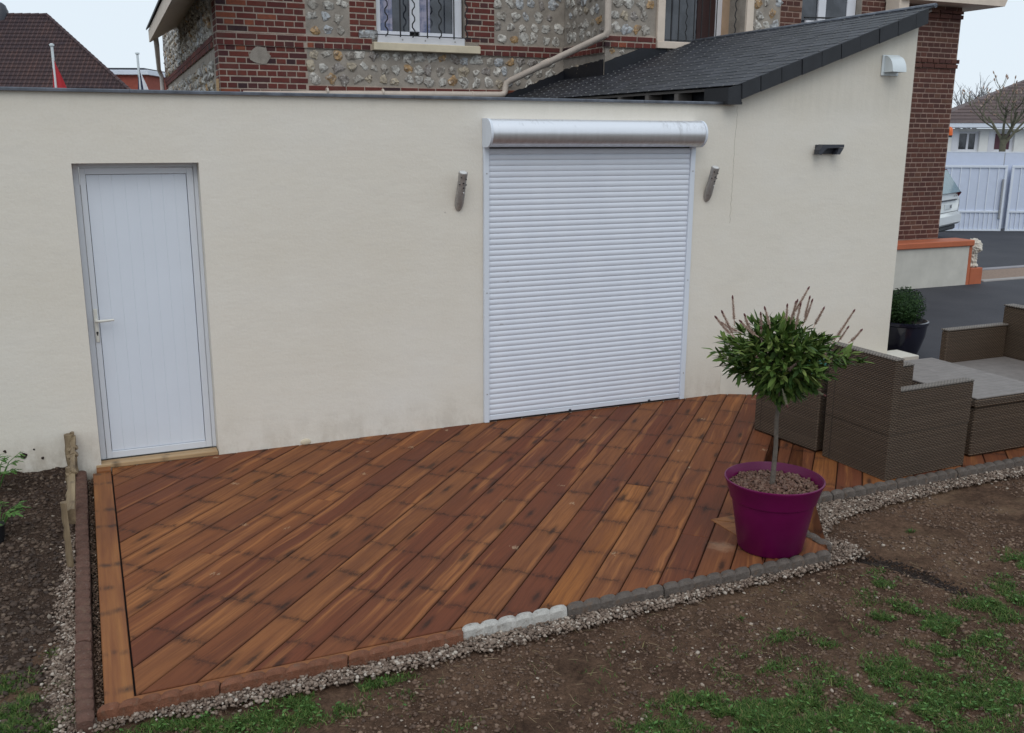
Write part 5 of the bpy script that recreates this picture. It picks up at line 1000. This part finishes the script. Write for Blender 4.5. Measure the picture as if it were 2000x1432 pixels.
g_l = gate(8.6, 11.70, 'left leaf of the white metal driveway gate, behind the parked car', 0); g_r = gate(11.80, 14.8, 'right leaf of the white metal driveway gate, at the right photo edge', 1)
MB().box(2.99, 3.03, -.075, -.036, .45, 1.38, .004).obj('handle_bar', plain('gate_grey', (.30, .31, .33), .5), g_l); MB().box(.62, .80, -.06, -.036, .575, .60).obj('latch', ANTH, g_l)
sc_ = empty('screen_panel', 'smooth white screen panel rising just behind the driveway gate', 'panel', (go.x+RH.x*8+FH.x*.12, go.y+RH.y*8+FH.y*.12, 0), gy_); MB().box(0, 3.66, 0, .02, .2, 1.99, .004).obj('sheet', GATEW, sc_); MB().box(3.68, 7.5, 0, .02, .2, 1.985, .004).obj('sheet', GATEW, sc_); MB().box(0, 7.5, -.005, .025, 1.99, 2.01).obj('cap', GATEF, sc_)
# ================================================================== WHITE HOUSE
wh = empty('white_house', 'white single-storey house with a hipped brown roof beyond the gate', 'house', (13.756, 23.912, 0), gy_)
m = MB(); panelwall(m, 14.3, 30, 0, 2.62, 0, .3, [(15.25, 16.0, 1.86, 2.53), (16.48, 17.2, 1.86, 2.53)]); m.box(14.3, 14.6, .3, 8, 0, 2.62); m.obj('wall', HOUSEW, wh)
m = MB(); m.box(14.05, 30.3, -.40, -.30, 2.66, 2.80); m.obj('gutter', GATEF, wh); MB().box(14.05, 30.3, -.298, .0, 2.64, 2.66).obj('soffit', GATEF, wh)
m = MB(); 
m = MB(); H2 = 5.45; V = [(13.95, -.42, 2.805), (31, -.42, 2.84), (31, 10.5, 2.84), (17.6, 10.5, 2.805), (21.8, 5.0, 5.32), (31, 5.0, 5.32)]
m.add(V, [(0, 1, 5, 4), (0, 4, 3), (3, 4, 5, 2), (1, 2, 5), (0, 3, 2, 1)]); m.obj('roof', TILER, wh)
m = MB()
for k in range(1, 22):
    f = k/22; a = Vector(V[0])*(1-f)+Vector(V[4])*f; b_ = Vector(V[1])*(1-f)+Vector(V[5])*f; m.add([a+Vector((0, -.012, .004)), b_+Vector((0, -.012, .004)), b_+Vector((0, -.012, .03)), a+Vector((0, -.012, .03))], [(0, 1, 2, 3)])
m.obj('tile_courses', TILER, wh)['kind'] = 'stuff'
for (a, b_, mat_) in ((15.25, 16.0, GLASS), (16.48, 17.2, CURTR)):
    w_ = empty('window', None, None); w_.parent = wh; m = MB(); m.box(a, a+.10, .12, .18, 1.86, 2.53); m.box(b_-.10, b_, .12, .18, 1.86, 2.53); mid = (a+b_)/2+.02; m.box(mid-.035, mid+.035, .12, .18, 1.93, 2.46); m.box(a+.10, b_-.10, .12, .18, 2.46, 2.53); m.box(a+.10, b_-.10, .12, .18, 1.86, 1.93); m.obj('window_frame', TRIMW, w_)
    MB().box(a+.10, mid-.035, .15, .16, 1.93, 2.46).obj('pane', mat_, w_); MB().box(mid+.035, b_-.10, .15, .16, 1.93, 2.46).obj('pane', mat_, w_)
MB().box(15.05, 15.25, -.012, -.001, 1.86, 2.53).obj('shutter', TRIMW, wh); MB().box(16.30, 16.48, -.012, -.001, 1.86, 2.53).obj('shutter', TRIMW, wh)
tag(MB().box(-.3, .5, -.2, .2, 1.0, 2.06).obj('garden_shed', plain('dark_shed', (.05, .03, .04), .8), None, loc=(13.756+RH.x*17.9-FH.x*3, 23.912+RH.y*17.9-FH.y*3, 0), rot=(0, 0, gy_)), 'small dark shed behind the gate by the magnolia trunk', 'shed') if False else None
# ================================================================== BARE TREES
def baretree(name, loc, h_, lab, mat, r0_, spread, seed, levels=5, bud=None, upw=.35, trunk_h=.3, lean=0):
    rr = random.Random(seed); t = empty(name, lab, 'tree', loc); tr_, cr = MB(), MB(); buds = MB()
    def grow(p, d, L_, r_, lv, mb):
        pts = [p]; n_ = 4; q = p.copy(); dd = d.copy()
        for i in range(n_): dd = (dd+Vector((rr.gauss(0, .13), rr.gauss(0, .13), rr.gauss(0, .08)+upw*.12))).normalized(); q = q+dd*L_/n_; pts.append(q.copy())
        mb.tube(pts, [r_*(1-.45*i/n_) for i in range(n_+1)], 5 if lv < 3 else 6, cap=False)
        if lv == 0:
            if bud: buds.tube([q, q+dd*bud*.5, q+dd*bud], [bud*.12, bud*.22, bud*.04], 5)
            return
        for k in range(rr.choice((2, 3, 3)) if lv > 1 else rr.choice((2, 3))):
            f = rr.uniform(.45, 1); b_ = pts[min(n_, int(f*n_)+0)]; nd_ = (dd+Vector((rr.gauss(0, spread), rr.gauss(0, spread), rr.gauss(0, spread*.5)+upw*.3))).normalized(); grow(b_, nd_, L_*rr.uniform(.62, .86), r_*.56, lv-1, mb)
    top = Vector((lean*h_*.1, 0, h_*trunk_h)); tr_.tube([(0, 0, -.1), tuple(top*.5), tuple(top)], [r0_*1.15, r0_, r0_*.9], 8); tr_.obj('trunk', mat, t, True)
    for k in range(5): a = k*1.257+rr.random(); grow(top*(.8+.2*rr.random()), Vector((math.cos(a)*spread*1.3, math.sin(a)*spread*1.3, 1)).normalized(), h_*.26, r0_*.5, levels-1, cr)
    o = cr.obj('crown', mat, t)
    if bud: buds.obj('buds', SPIKE, t)['kind'] = 'stuff'
    return t
def at(u_, d_, z_=0): return (CAM.x+FH.x*d_+RH.x*u_, CAM.y+FH.y*d_+RH.y*u_, z_)
baretree('magnolia_tree', at(12.86, 26, .9), 3.3, 'bare magnolia with buds standing between the gate and the white house', BARKG, .085, .62, 21, 4, .09, .35, .42)
baretree('bare_tree', at(22.9, 50, .3), 5.6, 'leafless branching tree behind the roof of the white house', BARKF, .20, .36, 9, 5, None, .4, .30)
# ================================================================== LEFT NEIGHBOUR HOUSE
lh = empty('tiled_house', 'neighbour house with a brown tiled hipped roof beyond the annex, far left', 'house', (18.191, 33.978, 0), gy_)
MB().prism([(-34, .6), (-16.6, .6), (-19.8, 8.6), (-34, 8.6)], 0, 3.2).obj('wall', HOUSEW, lh)
NR = 26; e_l, e_r, r_l, r_r = -36, -16.0, -32, -22.7; m = MB(); hp = MB()
for k in range(NR):
    f0, f1 = k/NR, (k+1)/NR; z0_, z1_ = 3.05+(7.89-3.05)*f0, 3.05+(7.89-3.05)*f1; y0_, y1_ = 4.6*f0, 4.6*f1; xr0, xr1 = e_r+(r_r-e_r)*f0, e_r+(r_r-e_r)*f1; xl0, xl1 = e_l+(r_l-e_l)*f0, e_l+(r_l-e_l)*f1
    m.add([(xl0, y0_-.03, z0_+.045), (xr0, y0_-.03, z0_+.045), (xr1, y1_, z1_+.01), (xl1, y1_, z1_+.01), (xl0, y0_-.03, z0_), (xr0, y0_-.03, z0_)], [(0, 1, 2, 3), (4, 5, 1, 0)])
    m.add([(xr0, y0_-.03, z0_+.045), (xr0*(1+(9.2-2*y0_)/44), 9.2-y0_, z0_+.045), (xr1*(1+(9.2-2*y1_)/44), 9.2-y1_, z1_-.01), (xr1, y1_, z1_-.01), (xr0, y0_-.03, z0_-.06), (xr0*(1+(9.2-2*y0_)/44), 9.2-y0_, z0_-.06)], [(0, 1, 2, 3), (0, 1, 5, 4)])
g = NG('pantile_brown', .85, spec=.2); o_ = g.obj(); sx = g.n('SeparateXYZ', {0: o_}, 0); wv = g.m_('SINE', g.m_('MULTIPLY', sx, 2*math.pi/.22)); nn = g.noise(o_, 1.1, 5, .7); fz = g.n('SeparateXYZ', {0: o_}, 2)
wn = g.n('TexWhiteNoise', {'Vector': g.n('VectorMath', {0: g.map(o_, (1/.22, .001, 1/.1646))}, operation='FLOOR')}, noise_dimensions='3D')
c = g.ramp(nn, [(.3, (.052, .038, .046)), (.5, (.075, .050, .052)), (.72, (.115, .065, .058))]); c = g.mix(g.m_('MULTIPLY', wn, .35), c, (.13, .075, .065)); c = g.mix(g.ramp(wv, [(0, .5), (.5, 0)]), c, (.03, .022, .026)); g.set('Base Color', c); g.bump(wv, .8, .04)
m.obj('roof', g.m, lh)['kind'] = 'stuff' if False else 'thing'
hp = MB(); n_ = 30
for k in range(n_): f0, f1 = k/n_, (k+1.1)/n_; A = Vector((e_r+(r_r-e_r)*f0, 4.6*f0-.02, 3.08+(7.89-3.05)*f0)); B = Vector((e_r+(r_r-e_r)*f1, 4.6*f1-.02, 3.08+(7.89-3.05)*f1)); hp.tube([A, B], [.09, .07], 7)
for k in range(24): hp.tube([(r_r-k*.40, 4.6, 7.92), (r_r-k*.40-.42, 4.6, 7.92)], [.10, .075], 7)
hp.obj('ridge_tiles', TILEL, lh)
MB().lathe([(.34, 0), (.36, .55), (.32, .62), (.26, .80), (.12, .92), (.02, .95)], 16).obj('chimney', ANTH, lh, True, loc=(-24.95, 4.6, 7.55))
fh = empty('flat_roofed_building', 'red brick building with a white flat roof edge, far left', 'building', (24.24, 47.704, 0), gy_)
MB().box(-26.5, -21.93, 0, 6, 0, 5.72).obj('wall', REDB, fh); MB().box(-26.6, -21.70, -.25, 6.2, 5.72, 6.0, .02).obj('fascia', GATEF, fh); MB().box(-26.6, -21.95, -.1, 6.1, 6.002, 6.12, .02).obj('roof_edge', ANTH, fh); MB().box(-22.28, -22.20, -.03, 0, 2, 5.7).obj('downpipe', ANTH, fh)
def flag(u_, d_, zt, lab, cols, w_, drop, z_f):
    t = empty('flagpole', lab, 'flagpole', at(u_, d_, 0), gy_); MB().tube([(0, 0, 0), (0, 0, zt)], [.045, .032], 10).obj('pole', WHITEP, t, True); MB().lathe([(.02, 0), (.055, .01), (.06, .05), (.02, .07)], 12).obj('cap', WHITEP, t, loc=(0, 0, zt))
    n_ = 7; nz = 14; per = len(cols)
    f = empty('flag', lab.split(' on ')[0]+' hanging limp from its pole', 'flag', at(u_, d_, 0), gy_)
    for ci, cm in enumerate(cols):
        V = []; F = []
        for j in range(nz+1):
            zz = z_f-drop*j/nz; ww = w_*(.06+.94*(j/nz)**.8)
            for i in range(n_+1):
                s_ = (ci+i/n_)/per; V.append((.02-.25*ww+ww*1.25*s_, -.02-.035*math.sin(s_*14+j*.15)*(j/nz+.1), zz-.25*s_*(1-j/nz)))
        for j in range(nz):
            for i in range(n_): a = j*(n_+1)+i; F.append((a, a+1, a+n_+2, a+n_+1))
        MB().add(V, F).obj('cloth', cm, f, 'all')
flag(-11.40, 25, 4.42, 'red flag on a white pole before the tiled roof', [FLAGR], .40, 1.25, 4.25)
flag(-10.42, 28, 4.46, 'navy and white flag on a pole beside the brick house', [FLAGN, FLAGW], .36, 1.15, 4.25)
